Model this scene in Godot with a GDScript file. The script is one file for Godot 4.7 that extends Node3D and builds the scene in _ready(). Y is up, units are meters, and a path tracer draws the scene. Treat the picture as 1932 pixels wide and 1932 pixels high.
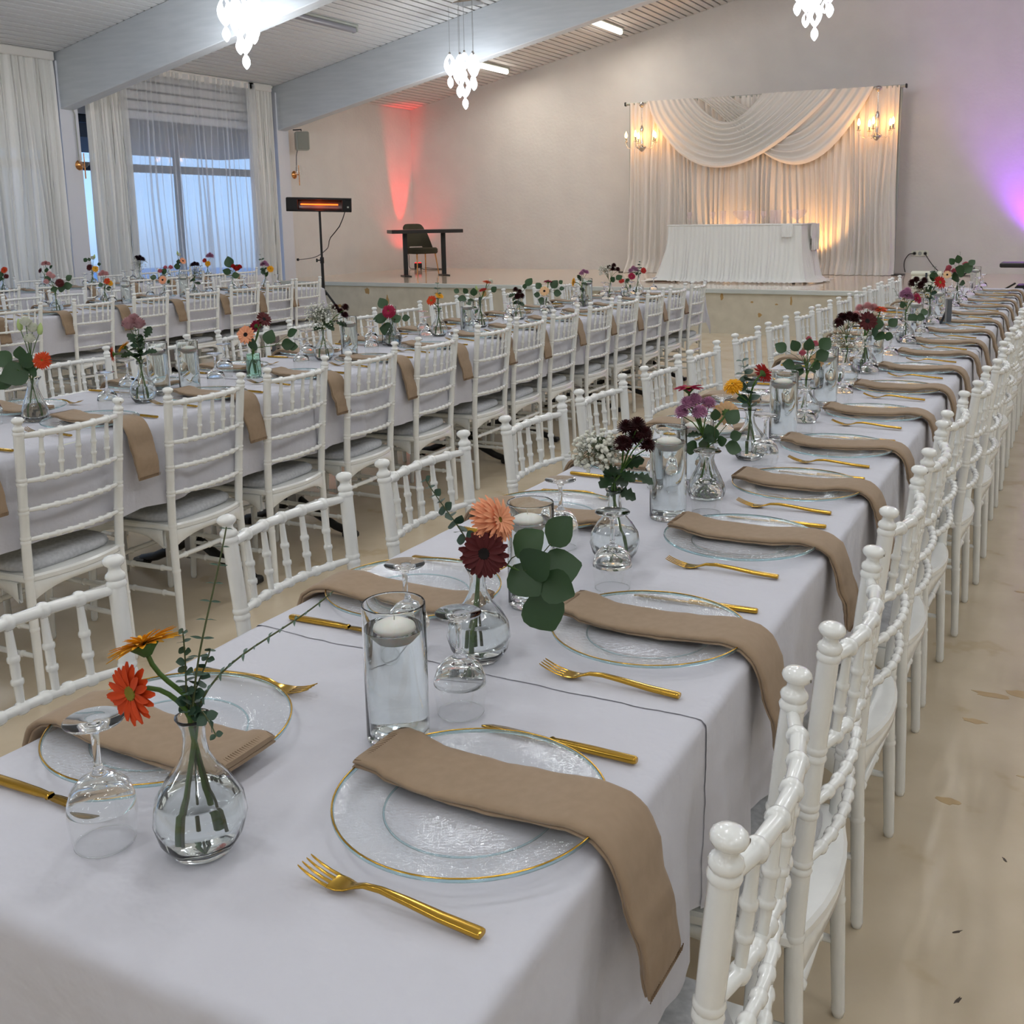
extends Node3D
# A long banquet hall laid for a wedding: rows of white tables and chairs running towards a stage.
# x to the right, z towards the viewer (tables run along -z), floor at y = 0.

const TOP := 0.76            # height of the laid table tops
const EXPOSURE := 0.98
const SKY := 2.0
const PENDANT := 0.95
const PENDANT_GLOW := 1.8
const BATTEN := 1.6
const BATTEN_HALL := 1.7
const WARM_BULB := 0.03
const WARM_UP := 1.5
const RED_UP := 6.0
const PURPLE_UP := 5.0
var taken := {}
var M := {}
var cache := {}
var rng := RandomNumberGenerator.new()


# ------------------------------------------------------------------ mesh building
class MB:
	var v := PackedVector3Array()
	var ix := PackedInt32Array()

	# rows run along, columns run round; outside is where (along x round) points
	func grid(p: PackedVector3Array, rows: int, cols: int, wrap := false, flip := false) -> void:
		var b := v.size()
		v.append_array(p)
		var n := cols if wrap else cols - 1
		for i in rows - 1:
			for j in n:
				var k := (j + 1) % cols
				var a := b + i * cols + j
				var d := b + i * cols + k
				var e := b + (i + 1) * cols + j
				var f := b + (i + 1) * cols + k
				if flip:
					ix.append_array(PackedInt32Array([a, e, d, d, e, f]))
				else:
					ix.append_array(PackedInt32Array([a, d, e, d, f, e]))

	func quad(a: Vector3, b: Vector3, c: Vector3, d: Vector3, mid: Vector3) -> void:
		var n := (c - a).cross(b - a)
		var at := v.size()
		v.append_array(PackedVector3Array([a, b, c, d]))
		if n.dot((a + b + c + d) * 0.25 - mid) >= 0.0:
			ix.append_array(PackedInt32Array([at, at + 1, at + 2, at, at + 2, at + 3]))
		else:
			ix.append_array(PackedInt32Array([at, at + 2, at + 1, at, at + 3, at + 2]))

	func tri(a: Vector3, b: Vector3, c: Vector3, mid: Vector3) -> void:
		var at := v.size()
		v.append_array(PackedVector3Array([a, b, c]))
		if (c - a).cross(b - a).dot((a + b + c) / 3.0 - mid) >= 0.0:
			ix.append_array(PackedInt32Array([at, at + 1, at + 2]))
		else:
			ix.append_array(PackedInt32Array([at, at + 2, at + 1]))

	# a box with chamfered edges
	func box(c: Vector3, s: Vector3, bevel := 0.0, turn := Basis()) -> void:
		var h := s * 0.5
		var w := minf(bevel, minf(h.x, minf(h.y, h.z)) * 0.98)
		var f := func(x: float, y: float, z: float, k: int) -> Vector3:
			var q := Vector3(x * (h.x - (0.0 if k == 0 else w)), y * (h.y - (0.0 if k == 1 else w)), z * (h.z - (0.0 if k == 2 else w)))
			return c + turn * q
		for e in [-1.0, 1.0]:
			quad(f.call(e, -1.0, -1.0, 0), f.call(e, 1.0, -1.0, 0), f.call(e, 1.0, 1.0, 0), f.call(e, -1.0, 1.0, 0), c)
			quad(f.call(-1.0, e, -1.0, 1), f.call(1.0, e, -1.0, 1), f.call(1.0, e, 1.0, 1), f.call(-1.0, e, 1.0, 1), c)
			quad(f.call(-1.0, -1.0, e, 2), f.call(1.0, -1.0, e, 2), f.call(1.0, 1.0, e, 2), f.call(-1.0, 1.0, e, 2), c)
			if w > 0.0:
				for g in [-1.0, 1.0]:
					quad(f.call(e, g, -1.0, 0), f.call(e, g, 1.0, 0), f.call(e, g, 1.0, 1), f.call(e, g, -1.0, 1), c)
					quad(f.call(e, -1.0, g, 0), f.call(e, 1.0, g, 0), f.call(e, 1.0, g, 2), f.call(e, -1.0, g, 2), c)
					quad(f.call(-1.0, e, g, 1), f.call(1.0, e, g, 1), f.call(1.0, e, g, 2), f.call(-1.0, e, g, 2), c)
					for i in [-1.0, 1.0]:
						tri(f.call(e, g, i, 0), f.call(e, g, i, 1), f.call(e, g, i, 2), c)

	# a turned shape: prof holds (radius, height) pairs from the bottom up
	func lathe(prof: Array, segs: int, at := Transform3D(), flute := 0.0, lobes := 0) -> void:
		var p := PackedVector3Array()
		for q in prof:
			for j in segs:
				var t := TAU * j / segs
				var r: float = q[0] * (1.0 + flute * cos(t * lobes) * smoothstep(0.0, 0.02, q[0]))
				p.append(at * Vector3(r * cos(t), q[1], r * sin(t)))
		grid(p, prof.size(), segs, true)

	# a rod along a path; prof holds [place along it, radius]
	func rod(path: Callable, prof: Array, segs: int, flat := 1.0) -> void:
		var p := PackedVector3Array()
		var lo: float = prof[0][0]
		var hi: float = prof[prof.size() - 1][0]
		var eps := (hi - lo) * 0.004
		for q in prof:
			var at: Vector3 = path.call(q[0])
			var t: Vector3 = (path.call(minf(q[0] + eps, hi)) - path.call(maxf(q[0] - eps, lo))).normalized()
			var n := t.cross(Vector3(0.31, 0.22, 0.92) if absf(t.dot(Vector3(0.31, 0.22, 0.92).normalized())) < 0.9 else Vector3(1, 0, 0)).normalized()
			var b := n.cross(t)
			for j in segs:
				var a := TAU * j / segs
				p.append(at + (n * cos(a) + b * sin(a) * flat) * q[1])
		grid(p, prof.size(), segs, true)

	# a tube of one thickness (or tapering) through points
	func tube(pts: PackedVector3Array, r0: float, r1: float, segs: int) -> void:
		var p := PackedVector3Array()
		var n := pts.size()
		var nn := Vector3.ZERO
		for i in n:
			var t := (pts[mini(i + 1, n - 1)] - pts[maxi(i - 1, 0)]).normalized()
			if nn == Vector3.ZERO:
				nn = t.cross(Vector3(0.3, 0.2, 0.93)).normalized()
				if nn.length() < 0.5:
					nn = t.cross(Vector3.RIGHT).normalized()
			nn = (nn - t * nn.dot(t)).normalized()
			var b := nn.cross(t)
			var r := lerpf(r0, r1, float(i) / maxi(n - 1, 1))
			if i == 0:
				for j in segs:
					p.append(pts[0])
			for j in segs:
				var a := TAU * j / segs
				p.append(pts[i] + (nn * cos(a) + b * sin(a)) * r)
			if i == n - 1:
				for j in segs:
					p.append(pts[i])
		grid(p, n + 2, segs, true)

	# an outline in x, z given thickness from y0 to y1
	func slab(outline: PackedVector2Array, y0: float, y1: float, bevel: float) -> void:
		var n := outline.size()
		var mid := Vector2.ZERO
		for q in outline:
			mid += q / n
		var p := PackedVector3Array()
		for row in [[0.0, y0, 99.0], [0.0, y0, bevel], [1.0, y0 + bevel, 0.0], [1.0, y1 - bevel, 0.0], [0.0, y1, bevel], [0.0, y1, 99.0]]:
			for q in outline:
				var d := mid - q
				var w := minf(row[2], d.length())
				var e: Vector2 = q + d.normalized() * w
				p.append(Vector3(e.x, row[1], e.y))
		var area := 0.0
		for i in n:
			area += outline[i].cross(outline[(i + 1) % n])
		# sharp top and bottom: each band gets its own vertices
		for b in 5:
			grid(p.slice(b * n, (b + 2) * n), 2, n, true, area < 0.0)

	func add(o: MB, at: Transform3D) -> void:
		var b := v.size()
		for q in o.v:
			v.append(at * q)
		for i in o.ix:
			ix.append(b + i)

	func mesh(smooth := true) -> ArrayMesh:
		var n := PackedVector3Array()
		n.resize(v.size())
		for i in range(0, ix.size(), 3):
			var a := v[ix[i]]
			var c := (v[ix[i + 2]] - a).cross(v[ix[i + 1]] - a)
			n[ix[i]] += c
			n[ix[i + 1]] += c
			n[ix[i + 2]] += c
		for i in n.size():
			n[i] = n[i].normalized() if n[i].length_squared() > 1e-20 else Vector3.UP
		var arr := []
		arr.resize(Mesh.ARRAY_MAX)
		arr[Mesh.ARRAY_VERTEX] = v
		arr[Mesh.ARRAY_NORMAL] = n
		arr[Mesh.ARRAY_INDEX] = ix
		var m := ArrayMesh.new()
		m.add_surface_from_arrays(Mesh.PRIMITIVE_TRIANGLES, arr)
		return m


func V(x: float, y: float, z: float) -> Vector3:
	return Vector3(x, y, z)


# ------------------------------------------------------------------ naming
func numbered(called: String) -> String:
	var n: int = taken.get(called, 0)
	taken[called] = n + 1
	return called if n == 0 else "%s_%03d" % [called, n]


func tag(o: Node, label: String, category: String, group := "") -> void:
	o.set_meta("label", label)
	o.set_meta("category", category)
	if group:
		o.set_meta("group", group)


func thing(called: String, label: String, category: String, at := Vector3.ZERO, turn := 0.0, group := "") -> Node3D:
	var o := Node3D.new()
	o.name = numbered(called)
	add_child(o)
	o.position = at
	o.rotation.y = turn
	tag(o, label, category, group)
	return o


func part(parent: Node, called: String, mesh: Mesh, mat: Material, at := Transform3D()) -> MeshInstance3D:
	var o := MeshInstance3D.new()
	o.mesh = mesh
	o.material_override = mat
	o.name = called if parent != self else numbered(called)
	o.transform = at
	o.cast_shadow = GeometryInstance3D.SHADOW_CASTING_SETTING_ON
	parent.add_child(o, true)
	return o


func dup(o: Node3D, at: Vector3, turn: float, label: String) -> Node3D:
	var c: Node3D = o.duplicate()
	c.name = numbered(String(o.name).split("_0")[0])
	add_child(c)
	c.position = at
	c.rotation.y = turn
	c.set_meta("label", label)
	return c


func structure(called: String) -> Node3D:
	var o := Node3D.new()
	o.name = called
	add_child(o)
	o.set_meta("kind", "structure")
	return o


func boxm(c: Vector3, s: Vector3, bevel := 0.0, turn := Basis()) -> ArrayMesh:
	var m := MB.new()
	m.box(c, s, bevel, turn)
	return m.mesh()


func nth(i: int) -> String:
	return ["first", "second", "third", "fourth", "fifth", "sixth", "seventh", "eighth", "ninth", "tenth", "eleventh", "twelfth", "thirteenth", "fourteenth", "fifteenth", "sixteenth", "seventeenth", "eighteenth"][i]


# ------------------------------------------------------------------ materials
func mat(c: Color, rough := 0.6, metal := 0.0) -> StandardMaterial3D:
	var m := StandardMaterial3D.new()
	m.albedo_color = c
	m.roughness = rough
	m.metallic = metal
	return m


func noise_tex(freq: float, seed_: int, lo: Color, hi: Color, size := 512, normal := 0.0, octaves := 4, stops: Array = []) -> NoiseTexture2D:
	var n := FastNoiseLite.new()
	n.noise_type = FastNoiseLite.TYPE_SIMPLEX_SMOOTH
	n.seed = seed_
	n.frequency = freq
	n.fractal_octaves = octaves
	var t := NoiseTexture2D.new()
	t.width = size
	t.height = size
	t.seamless = true
	t.noise = n
	if normal > 0.0:
		t.as_normal_map = true
		t.bump_strength = normal
	else:
		var g := Gradient.new()
		g.set_color(0, lo)
		g.set_color(1, hi)
		for s in stops:
			g.add_point(s[0], s[1])
		t.color_ramp = g
	return t


func tri(m: StandardMaterial3D, scale: Vector3, world := false) -> StandardMaterial3D:
	m.uv1_triplanar = true
	m.uv1_world_triplanar = world
	m.uv1_scale = scale
	return m


func glow(c: Color, e: float) -> StandardMaterial3D:
	var m := mat(c, 0.5)
	m.emission_enabled = true
	m.emission = c
	m.emission_energy_multiplier = e
	return m


func pane(c: Color, alpha: float, rough := 0.02) -> StandardMaterial3D:
	var m := mat(Color(c.r, c.g, c.b, alpha), rough)
	m.transparency = BaseMaterial3D.TRANSPARENCY_ALPHA
	m.metallic_specular = 0.5
	return m


func solid_glass(c: Color, scale := 0.05, rough := 0.0) -> StandardMaterial3D:
	var m := mat(Color(c.r, c.g, c.b, 0.0), rough)
	m.transparency = BaseMaterial3D.TRANSPARENCY_ALPHA
	m.refraction_enabled = true
	m.refraction_scale = scale
	return m


func leafy(c: Color, rough := 0.55) -> StandardMaterial3D:
	var m := mat(c, rough)
	m.backlight_enabled = true
	m.backlight = c * 0.35
	m.cull_mode = BaseMaterial3D.CULL_DISABLED
	return m


func materials() -> void:
	M.wall = tri(mat(Color(1, 1, 1), 0.85), Vector3(0.6, 0.6, 0.6), true)
	M.wall.albedo_texture = noise_tex(0.01, 3, Color(0.86, 0.85, 0.838), Color(0.885, 0.876, 0.862), 256)
	M.wall.normal_enabled = true
	M.wall.normal_texture = noise_tex(0.09, 4, Color(), Color(), 256, 1.2)
	M.wall.normal_scale = 0.25
	M.plank = mat(Color(0.86, 0.86, 0.86), 0.6)
	M.slot = mat(Color(0.10, 0.09, 0.09), 0.9)
	M.beam = tri(mat(Color(1, 1, 1), 0.6), Vector3(0.5, 4, 4), true)
	M.beam.albedo_texture = noise_tex(0.012, 8, Color(0.80, 0.825, 0.845), Color(0.845, 0.865, 0.885), 256)
	M.floor = tri(mat(Color(1, 1, 1), 0.24), Vector3(0.42, 0.42, 0.42), true)
	M.floor.albedo_texture = noise_tex(0.006, 12, Color(0.79, 0.72, 0.61), Color(0.85, 0.79, 0.69), 1024, 0.0, 5, [[0.12, Color(0.765, 0.69, 0.57)], [0.22, Color(0.80, 0.735, 0.63)]])
	M.stage = tri(mat(Color(1, 1, 1), 0.10), Vector3(0.5, 0.5, 0.5), true)
	M.stage.albedo_texture = noise_tex(0.008, 17, Color(0.84, 0.76, 0.67), Color(0.89, 0.83, 0.755), 512)
	M.stage_front = tri(mat(Color(1, 1, 1), 0.45), Vector3(0.7, 0.7, 0.7), true)
	M.stage_front.albedo_texture = noise_tex(0.012, 19, Color(0.80, 0.77, 0.69), Color(0.86, 0.83, 0.75), 512)
	M.stage_edge = mat(Color(0.80, 0.82, 0.80), 0.4)
	M.stain = mat(Color(0.74, 0.63, 0.46), 0.4)
	M.rust = mat(Color(0.72, 0.58, 0.36), 0.5)
	M.scuff = mat(Color(0.30, 0.26, 0.22), 0.7)
	M.cloth = tri(mat(Color(0.81, 0.81, 0.84), 0.88), Vector3(2.2, 2.2, 2.2), true)
	M.cloth.normal_enabled = true
	M.cloth.normal_texture = noise_tex(0.012, 23, Color(), Color(), 512, 5.0, 4)
	M.cloth.normal_scale = 0.55
	M.linen = tri(mat(Color(1, 1, 1), 0.95), Vector3(9, 9, 9))
	M.linen.albedo_texture = noise_tex(0.02, 29, Color(0.59, 0.505, 0.41), Color(0.63, 0.54, 0.445), 256, 0.0, 5)
	M.linen.rim_enabled = true
	M.linen.rim = 0.25
	M.stitch = mat(Color(0.50, 0.41, 0.32), 0.95)
	M.chair = tri(mat(Color(0.955, 0.96, 0.945), 0.25), Vector3(3, 3, 3))
	M.chair.clearcoat_enabled = true
	M.chair.clearcoat = 0.8
	M.chair.clearcoat_roughness = 0.15
	M.chair.albedo_texture = noise_tex(0.03, 31, Color(0.97, 0.97, 0.97), Color(1, 1, 1), 128)
	M.chip = mat(Color(0.45, 0.42, 0.38), 0.8)
	M.velvet = tri(mat(Color(1, 1, 1), 0.95), Vector3(7, 7, 7))
	M.velvet.albedo_texture = noise_tex(0.03, 37, Color(0.70, 0.71, 0.725), Color(0.84, 0.845, 0.855), 256, 0.0, 5)
	M.gold = mat(Color(0.76, 0.60, 0.25), 0.17, 1.0)
	M.gold_blade = mat(Color(0.70, 0.56, 0.28), 0.12, 1.0)
	M.chrome = mat(Color(0.80, 0.78, 0.76), 0.15, 1.0)
	M.brass = mat(Color(0.85, 0.60, 0.36), 0.2, 1.0)
	M.black = mat(Color(0.045, 0.045, 0.055), 0.4)
	M.black_top = mat(Color(0.13, 0.115, 0.11), 0.35)
	M.steel = mat(Color(0.62, 0.62, 0.62), 0.35, 1.0)
	M.glass = solid_glass(Color(0.99, 1, 1))
	M.thin = pane(Color(0.95, 1, 1), 0.03)
	M.plate = pane(Color(0.92, 0.98, 1.0), 0.05, 0.03)
	tri(M.plate, Vector3(11, 11, 11))
	M.plate.normal_enabled = true
	M.plate.normal_texture = noise_tex(0.03, 41, Color(), Color(), 256, 6.0, 4)
	M.plate.normal_scale = 0.45
	M.plate_edge = solid_glass(Color(0.80, 0.93, 0.95))
	M.water = solid_glass(Color(0.985, 1, 1), 0.033)
	M.wax = mat(Color(0.93, 0.92, 0.89), 0.45)
	M.wax.subsurf_scatter_enabled = true
	M.wax.subsurf_scatter_strength = 0.3
	M.wick = mat(Color(0.75, 0.72, 0.66), 0.9)
	M.sheer = mat(Color(0.96, 0.97, 0.98, 0.45), 1.0)
	M.sheer.transparency = BaseMaterial3D.TRANSPARENCY_ALPHA
	M.sheer.backlight_enabled = true
	M.sheer.backlight = Color(0.8, 0.8, 0.8)
	M.sheer.cull_mode = BaseMaterial3D.CULL_DISABLED
	M.curtain = mat(Color(0.97, 0.965, 0.945, 0.95), 1.0)
	M.curtain.transparency = BaseMaterial3D.TRANSPARENCY_ALPHA
	M.curtain.backlight_enabled = true
	M.curtain.backlight = Color(0.3, 0.3, 0.3)
	M.curtain.cull_mode = BaseMaterial3D.CULL_DISABLED
	M.drape = mat(Color(0.92, 0.905, 0.88), 0.8)
	M.drape.backlight_enabled = true
	M.drape.backlight = Color(0.35, 0.35, 0.34)
	M.drape.cull_mode = BaseMaterial3D.CULL_DISABLED
	M.skirt = mat(Color(0.93, 0.93, 0.91), 0.9)
	M.pier = mat(Color(0.86, 0.87, 0.90), 0.6)
	M.reflector = mat(Color(0.36, 0.35, 0.35), 0.4, 1.0)
	M.frame = mat(Color(0.20, 0.23, 0.27), 0.5)
	M.white = mat(Color(0.90, 0.90, 0.89), 0.5)
	M.grey = mat(Color(0.66, 0.68, 0.65), 0.5)
	M.olive = mat(Color(0.27, 0.26, 0.205), 0.9)
	M.batten_off = mat(Color(0.55, 0.55, 0.58), 0.3)
	M.outside = mat(Color(0.16, 0.18, 0.22), 0.9)
	M.terrace = mat(Color(0.72, 0.78, 0.85), 0.9)
	M.stem = leafy(Color(0.27, 0.41, 0.14))
	M.leaf = leafy(Color(0.15, 0.27, 0.13), 0.45)
	M.leaf_grey = leafy(Color(0.27, 0.37, 0.31), 0.5)
	M.leaf_dark = leafy(Color(0.11, 0.22, 0.10), 0.5)
	M.blossom = leafy(Color(0.88, 0.88, 0.83), 0.7)
	M.twig = leafy(Color(0.30, 0.34, 0.20))
	for k in [["yellow", 0.93, 0.67, 0.05], ["orange", 0.80, 0.25, 0.0], ["dark red", 0.31, 0.008, 0.02], ["peach", 0.95, 0.66, 0.50], ["magenta", 0.62, 0.03, 0.24], ["pale peach", 0.95, 0.79, 0.60], ["red", 0.70, 0.09, 0.06], ["burgundy", 0.22, 0.015, 0.035], ["lilac", 0.76, 0.55, 0.68], ["pink", 0.80, 0.42, 0.48], ["pale pink", 0.86, 0.66, 0.66], ["mauve", 0.72, 0.55, 0.57], ["white", 0.90, 0.91, 0.85], ["violet", 0.16, 0.04, 0.12]]:
		M[k[0]] = leafy(Color(k[1], k[2], k[3]), 0.7)
	M.eye_dark = mat(Color(0.07, 0.03, 0.03), 0.9)
	M.eye_green = mat(Color(0.48, 0.45, 0.13), 0.9)


func _ready() -> void:
	rng.seed = 7
	view_and_light()
	materials()
	shell()
	windows_and_curtains()
	stage_and_backdrop()
	tables()
	seats()
	settings()
	candles()
	flowers()
	fittings()
	small_things()


# ------------------------------------------------------------------ camera, sky, exposure
func view_and_light() -> void:
	var cam := Camera3D.new()
	cam.name = "camera"
	var yaw := 0.4781
	var pitch := 0.1847
	var roll := -0.01458
	var fwd := Vector3(-sin(yaw) * cos(pitch), -sin(pitch), -cos(yaw) * cos(pitch))
	var right := Vector3(cos(yaw), 0, -sin(yaw))
	var up := right.cross(fwd)
	cam.basis = Basis(right * cos(roll) + up * sin(roll), up * cos(roll) - right * sin(roll), -fwd)
	cam.position = Vector3(0, 1.42, 0)
	cam.near = 0.05
	cam.far = 100.0
	cam.projection = Camera3D.PROJECTION_FRUSTUM
	cam.size = 0.05 * 1932.0 / 1978.0
	cam.frustum_offset = Vector2(-39.0, -185.0) / 1978.0 * 0.05
	add_child(cam)
	cam.current = true
	var e := Environment.new()
	e.background_mode = Environment.BG_SKY
	var s := ProceduralSkyMaterial.new()
	s.sky_top_color = Color(0.36, 0.52, 0.76)
	s.sky_horizon_color = Color(0.60, 0.76, 0.95)
	s.sky_curve = 0.2
	s.ground_horizon_color = Color(0.60, 0.74, 0.92)
	s.ground_bottom_color = Color(0.50, 0.58, 0.68)
	s.energy_multiplier = SKY
	e.sky = Sky.new()
	e.sky.sky_material = s
	e.tonemap_mode = Environment.TONE_MAPPER_LINEAR
	e.tonemap_exposure = EXPOSURE
	e.sdfgi_enabled = true
	e.ssao_enabled = true
	e.ssil_enabled = true
	var w := WorldEnvironment.new()
	w.environment = e
	w.name = "surroundings"
	add_child(w)


func lamp(at: Vector3, c: Color, energy: float, size: float, called: String) -> void:
	var l := OmniLight3D.new()
	l.name = numbered(called)
	l.position = at
	l.light_color = c
	l.light_energy = energy
	l.light_size = size
	l.omni_range = 40.0
	l.omni_attenuation = 2.0
	l.shadow_enabled = true
	add_child(l)


# ------------------------------------------------------------------ the hall
const LEFT := -10.9
const BACK := -16.4
const RIDGE := 1.0
const RIGHT := 8.0
const NEAR := 5.0
const DECK := 0.545
const BEAMS := [-12.6, -8.8, -5.0, -1.2, 2.6]


func ceil_y(x: float) -> float:
	return 5.676 + 0.2127 * x if x < RIDGE else 5.8887 - 0.2127 * (x - RIDGE)


func gable(z0: float, z1: float) -> ArrayMesh:
	var m := MB.new()
	var o := MB.new()
	o.slab(PackedVector2Array([Vector2(LEFT - 0.3, -0.2), Vector2(RIGHT + 0.3, -0.2), Vector2(RIGHT + 0.3, ceil_y(RIGHT) + 0.2), Vector2(RIDGE, ceil_y(RIDGE) + 0.3), Vector2(LEFT - 0.3, ceil_y(LEFT) + 0.2)]), z0, z1, 0.0)
	m.add(o, Transform3D(Basis(Vector3(1, 0, 0), Vector3(0, 0, 1), Vector3(0, 1, 0)), Vector3.ZERO))
	return m.mesh()


func shell() -> void:
	var f := structure("floor")
	part(f, "screed", boxm(Vector3((LEFT + RIGHT) / 2, -0.1, (BACK + NEAR) / 2), Vector3(RIGHT - LEFT + 0.8, 0.2, NEAR - BACK + 0.8)), M.floor)
	for k in [[-0.14, -3.22, 0.06, 0.02], [-0.06, -3.26, 0.05, 0.025], [-0.17, -3.02, 0.035, 0.02], [0.03, -3.3, 0.04, 0.012], [-0.19, -2.55, 0.03, 0.02], [-0.60, -1.35, 0.02, 0.025], [-0.57, -1.38, 0.012, 0.02], [-0.02, -2.75, 0.03, 0.008], [-0.09, -4.2, 0.04, 0.012]]:
		blot(f, "stain", V(k[0], 0, k[1]), k[2], k[3], M.stain, Basis())
	for k in [[-0.12, -2.05, 0.012], [-0.05, -1.62, 0.02], [0.05, -1.98, 0.008], [-0.1, -1.85, 0.014], [-0.02, -1.5, 0.010], [0.1, -2.3, 0.012], [0.06, -2.6, 0.009], [-0.05, -2.35, 0.010]]:
		blot(f, "scuff", V(k[0], 0, k[1]), k[2], k[2] * 0.3, M.scuff, Basis(Vector3.UP, k[0] * 20))
	var back := structure("wall_back")
	part(back, "plaster", gable(BACK - 0.25, BACK), M.wall)
	var near := structure("wall_near")
	part(near, "plaster", gable(NEAR, NEAR + 0.25), M.wall)
	var r := structure("wall_right")
	part(r, "plaster", boxm(Vector3(RIGHT + 0.125, 2.2, (BACK + NEAR) / 2), Vector3(0.25, 4.8, NEAR - BACK + 0.5)), M.wall)
	# the sloping ceiling: white planks with open joints under a dark board
	var c := structure("ceiling")
	var tilt := Basis(Vector3(0, 0, 1), atan(0.2127))
	var back_tilt := Basis(Vector3(0, 0, 1), -atan(0.2127))
	var length := (RIDGE - LEFT + 0.3) / cos(atan(0.2127))
	part(c, "underlay", boxm(Vector3((LEFT - 0.3 + RIDGE) / 2, ceil_y((LEFT - 0.3 + RIDGE) / 2) + 0.1, (BACK + NEAR) / 2), Vector3(length, 0.14, NEAR - BACK + 0.5), 0.0, tilt), M.slot)
	var plank := boxm(Vector3.ZERO, Vector3(0.0865, 0.022, NEAR - BACK), 0.003)
	var x := LEFT + 0.06
	while x < -2.2:
		part(c, "plank", plank, M.plank, Transform3D(tilt, V(x, ceil_y(x) + 0.011, (BACK + NEAR) / 2)))
		x += 0.1085
	var w := RIDGE + 0.05 - (x - 0.055)
	part(c, "panel", boxm(Vector3(x - 0.055 + w / 2, ceil_y(x - 0.055 + w / 2) + 0.011, (BACK + NEAR) / 2), Vector3(w / cos(atan(0.2127)), 0.022, NEAR - BACK), 0.0, tilt), M.plank)
	w = RIGHT - RIDGE + 0.3
	part(c, "panel", boxm(Vector3(RIDGE + w / 2, ceil_y(RIDGE + w / 2) + 0.1, (BACK + NEAR) / 2), Vector3(w / cos(atan(0.2127)) + 0.1, 0.2, NEAR - BACK + 0.5), 0.0, back_tilt), M.plank)
	# laminated beams
	for i in BEAMS.size():
		var b := structure("trim_%d" % (i + 1))
		length = (RIDGE - LEFT) / cos(atan(0.2127))
		part(b, "beam", boxm(Vector3((LEFT + RIDGE) / 2, ceil_y((LEFT + RIDGE) / 2) - 0.32, BEAMS[i] - 0.09), Vector3(length, 0.626, 0.18), 0.008, tilt), M.beam)
		length = (RIGHT - RIDGE) / cos(atan(0.2127))
		part(b, "beam", boxm(Vector3((RIGHT + RIDGE) / 2, ceil_y((RIGHT + RIDGE) / 2) - 0.32, BEAMS[i] - 0.09), Vector3(length, 0.626, 0.18), 0.008, back_tilt), M.beam)


# an irregular flat mark of half a millimetre on a surface that faces turn.y
func blot(parent: Node, called: String, at: Vector3, w: float, d: float, m: Material, turn: Basis) -> void:
	var o := PackedVector2Array()
	for i in 14:
		var a := TAU * i / 14
		var k := rng.randf_range(0.6, 1.1)
		o.append(Vector2(cos(a) * w * k, sin(a) * d * k))
	var b := MB.new()
	b.slab(o, -0.0002, 0.0006, 0.0)
	part(parent, called, b.mesh(), m, Transform3D(turn, at))


# cloth hanging in pleats: along gives each point of the rail, out the way the pleats swing
func pleats(p0: Vector3, p1: Vector3, drop: float, cols: int, rows: int, amp: float, waves: float, out: Vector3, seed_: int, flare := 0.0, pool := 0.0) -> ArrayMesh:
	var n := FastNoiseLite.new()
	n.seed = seed_
	n.frequency = 1.0
	n.fractal_octaves = 2
	var p := PackedVector3Array()
	for i in rows:
		var v := float(i) / (rows - 1)
		for j in cols:
			var u := float(j) / (cols - 1)
			var ph := u * waves * TAU + n.get_noise_2d(u * 6.0, v * 0.7) * 5.0
			var a := amp * (0.55 + 0.45 * n.get_noise_2d(u * waves * 0.7 + 31.0, v * 0.5) + 0.5 * v)
			var q := p0.lerp(p1, u + (u - 0.5) * flare * v * v)
			q.y -= drop * v
			q += out * (sin(ph) * a + sin(ph * 2.3 + 1.0) * a * 0.3)
			if pool > 0.0 and v > 0.93:
				q += out * pool * (v - 0.93) / 0.07 * (0.7 + 0.5 * n.get_noise_2d(u * 20.0, 9.0))
			p.append(q)
	var m := MB.new()
	m.grid(p, rows, cols)
	return m.mesh()


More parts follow.
